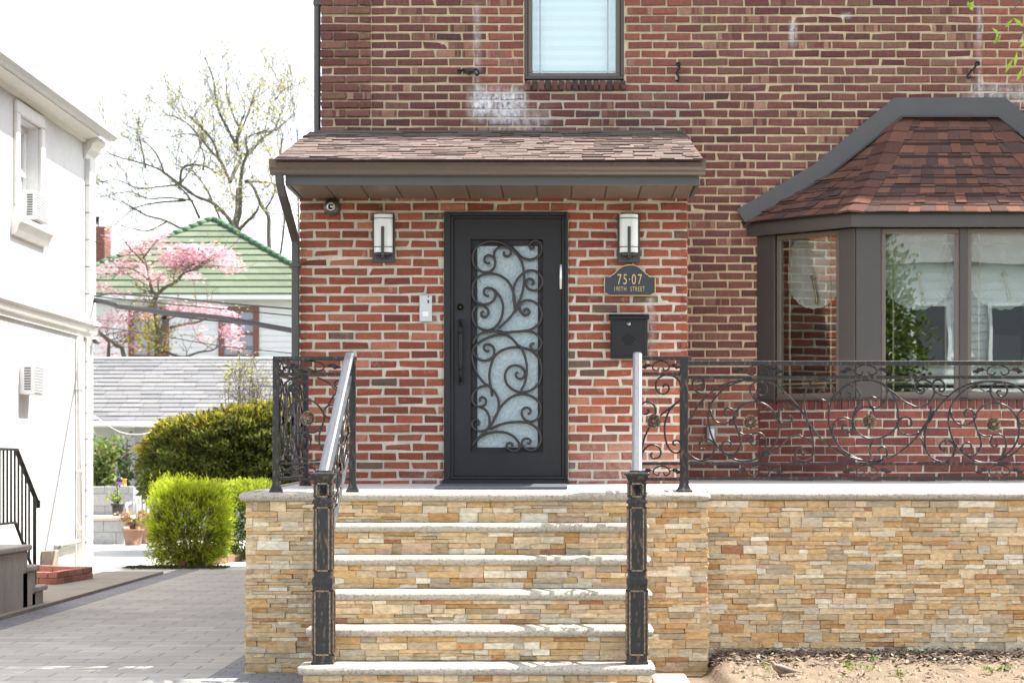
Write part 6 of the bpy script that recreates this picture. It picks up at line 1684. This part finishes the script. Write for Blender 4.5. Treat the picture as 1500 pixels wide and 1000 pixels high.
mb = MB(); mb.tube(catmull([(-5.86,24.05,1.33+68*24.05/F), P(150,617,25.), P(175,632,26.), P(200,636,27.), P(222,632,27.4), P(240,620,27.6)],6), .005, 5)
solo(mb, 'clothesline', M['plastic'], 'slack pale cord drooping from the white house to the yew hedge', 'cord')

# ================================================================== street tree with a twig in view and an added shading limb, and what the panes reflect
tr = thing('street_tree', 'young street tree whose leafy twig tips hang into the upper right corner, with an added unseen limb shading the driveway', 'tree', (6.3, 9.1, 0))
mb = MB(); lf = []
mb.tube(catmull([(6.3,9.1,0),(6.27,9.1,1.5),(6.35,9.15,3.2),(6.3,9.1,5.2)],5), .10, 9, r1=.05)
c = catmull([(6.33,9.12,3.2),(5.2,9.05,4.5),(3.4,9.0,4.6),(2.45,9.0,4.0)],5); mb.tube(c, .04, 7, r1=.010)
for q in ([(2.6,9.,4.1),(2.42,9.,3.85),(2.30,9.,3.66),(2.22,9,3.55),(2.16,9.,3.46)], [(2.9,9.,4.3),(2.45,9.02,4.02),(2.15,9.,3.80),(2.02,9.0,3.62),(1.975,9,3.545)], [(2.5,9.,4.03),(2.36,9.,3.7),(2.26,9.,3.45),(2.19,9.,3.32)]):
    mb.tube(catmull(q,5), .006, 5, r1=.003)
for i in range(14):
    p = Vector((6.3,9.1,U(4.2,5.2))); a = U(-1.2,1.4)
    grow(mb, lf, p, (math.cos(a),math.sin(a)*.8,U(.3,1)), U(.7,1.1), .018, 2, {'kids':3,'leaf_lev':1})
mb.tube(catmull([(6.3,9.1,5.1),(6.2,9.8,6.4),(5.4,12.0,7.6),(3.6,13.7,8.3),(1.2,14.2,8.6)],5), .045, 8, r1=.014)  # this limb and its side bough are added out of view for driveway shade
mb.tube(catmull([(4.2,13.2,8.1),(2.5,13.2,8.6),(.2,12.9,8.6)],5), .02, 6, r1=.008)
part(mb, 'trunk', M['bark'], tr)
mb = MB()
G = [(.20,.34,.03),(.16,.30,.03),(.26,.38,.05)]
def twl(px, py, dx, dy, l, w):
    p = Vector(P(px,py,9.)); q = Vector(P(px+dx,py+dy,9.0))-p
    mb.leaf(p, q, w, q.length, jit(R.choice(G),.15), up=(.25,1,.3))
for a in ((1467,48,-12,18,0,.018),(1466,49,-6,13,0,.016),(1464,50,-11,-9,0,.012),(1484,28,-12,13,0,.016),(1500,40,-16,-14,0,.018),(1484,86,-12,22,0,.017),(1490,75,-4,25,0,.015),(1421,8,4,8,0,.02),(1426,2,-6,9,0,.018),(1418,2,2,9,0,.018),(1498,100,-9,20,0,.017),(1505,60,-12,10,0,.018)): twl(*a)
for p, d in lf:
    if R.random() < .6: mb.leaf(p, (U(-1,1),U(-1,1),U(-1,.3)), U(.03,.05), U(.06,.1), jit(R.choice(G),.2))
clipped(mb, (.5,13.5,8.5), (2.0,.65,.45), 3600, lambda p, d, r_: jit(R.choice(G),.25), (.10,.17), 2., .2, .4, -.2)  # added unseen leaf clump, placed to shade the front of the driveway
clipped(mb, (6.5,9.0,6.3), (1.2,1.2,1.1), 2500, lambda p, d, r_: jit(R.choice(G),.25), (.09,.15), 2., .2, .3, -.2)
part(mb, 'crown', M['leaf'], tr)
oh = thing('siding_house', 'white clapboard house across the street, seen mirrored in the bay panes', 'house', (11.5, -16, 0))
mb = MB(); z = 0
while z < 6:
    mb.add([(7.7,-16,z),(16,-16,z),(16,-16.025,z+.2),(7.7,-16.025,z+.2)], [(1,0,3,2)]); mb.add([(7.7,-16.025,z),(16,-16.025,z),(16,-16,z),(7.7,-16,z)], [(0,1,2,3)]); z += .2
mb.box(7.7, 16, -24, -16.03, 0, 6); part(mb, 'wall', M['siding'], oh)
mb = MB(); mb.add([(7.3,-15.6,6),(16.4,-15.6,6),(16.4,-24.4,6),(7.3,-24.4,6),(10,-20,8.2),(14,-20,8.2)], [(0,1,5,4),(1,2,5),(2,3,4,5),(3,0,4),(3,2,1,0)], (.10,.095,.09)); part(mb, 'roof', M['shingle'], oh)
for x in (8.4, 10.2, 12.6):
    for z in (1.0, 3.6):
        f_ = MB(); frame(f_, x, x+.95, z, z+1.5, .09, -15.99, -15.9, .01); w_ = part(f_, 'window', M['plastic'], oh)
        m3 = MB(); m3.box(x+.08, x+.87, -15.95, -15.94, z+.08, z+1.42); part(m3, 'pane', M['darkglass'], w_)
ot_ = thing('leafy_tree', 'full green tree across the street, mirrored in the bay window', 'tree', (6.3, -11.5, 0))
mb = MB(); mb.tube(catmull([(6.3,-11.5,0),(6.25,-11.5,1.4),(6.4,-11.4,3),(6.3,-11.5,5)],4), .16, 8, r1=.06); part(mb, 'trunk', M['bark'], ot_)
mb = MB()
clipped(mb, (6.25,-11.5,3.6), (1.5,1.4,2.4), 9000, lambda p, d, r_: jit(R.choice([(.06,.085,.015),(.04,.065,.012),(.10,.125,.025)]),.2), (.09,.14), 2.2, .22, .25, .2)
part(mb, 'crown', M['leaf'], ot_)

o2 = thing('leafy_tree', 'taller broad tree rising behind the white clapboard house across the street', 'tree', (11.5, -27, 0))
mb = MB(); mb.tube(catmull([(11.5,-27,0),(11.4,-27,2),(11.6,-27,5),(11.5,-27,8)],4), .25, 8, r1=.1); part(mb, 'trunk', M['bark'], o2)
mb = MB(); clipped(mb, (11.3,-27,7.2), (5.5,2.5,4.6), 12000, lambda p, d, r_: jit(R.choice([(.13,.17,.04),(.09,.13,.03),(.17,.2,.06)]),.2), (.18,.26), 2.2, .22, .25, .2)
part(mb, 'crown', M['leaf'], o2)
EXPO = 1.86
# ================================================================== sky, sun, camera
w = bpy.data.worlds.new('World'); sc.world = w; w.use_nodes = True
nt = w.node_tree; N = nt.nodes; bg = N['Background']
sky = N.new('ShaderNodeTexSky'); sky.sky_type = 'NISHITA'; sky.sun_disc = False
S = Vector((.56, .2, 1.0)).normalized()
sky.sun_elevation = math.asin(S.z); sky.sun_rotation = math.atan2(S.x, S.y)
sky.air_density = 1.0; sky.dust_density = 1.5; sky.ozone_density = 1.0
hs = N.new('ShaderNodeHueSaturation'); hs.inputs['Saturation'].default_value = .42      # thin white haze over the blue
nt.links.new(sky.outputs[0], hs.inputs['Color']); nt.links.new(hs.outputs[0], bg.inputs[0]); bg.inputs[1].default_value = .15
sl_ = bpy.data.lights.new('sun', 'SUN'); sl_.energy = 4.2; sl_.angle = math.radians(.5); sl_.color = (1, .95, .88)
so = bpy.data.objects.new('sun', sl_); COL.objects.link(so); so.rotation_euler = S.to_track_quat('Z', 'Y').to_euler(); so.location = (10, 5, 20)
cam = bpy.data.cameras.new('camera'); co = bpy.data.objects.new('camera', cam); COL.objects.link(co)
co.location = (0, 0, CH); co.rotation_euler = (math.pi/2, 0, 0)
cam.sensor_width = 36; cam.lens = F/1500*36; cam.shift_x = (750-CX)/1500; cam.shift_y = (CY-500)/1500; cam.clip_end = 600
cam.dof.use_dof = True; cam.dof.focus_distance = 13.2; cam.dof.aperture_fstop = 5.0
sc.camera = co
vs = sc.view_settings; vs.view_transform = 'Standard'; vs.look = 'None'; vs.gamma = 1; vs.use_curve_mapping = False; vs.exposure = EXPO
sc.cycles.use_denoising = True; sc.cycles.max_bounces = 10; sc.cycles.transparent_max_bounces = 24; sc.cycles.caustics_reflective = False
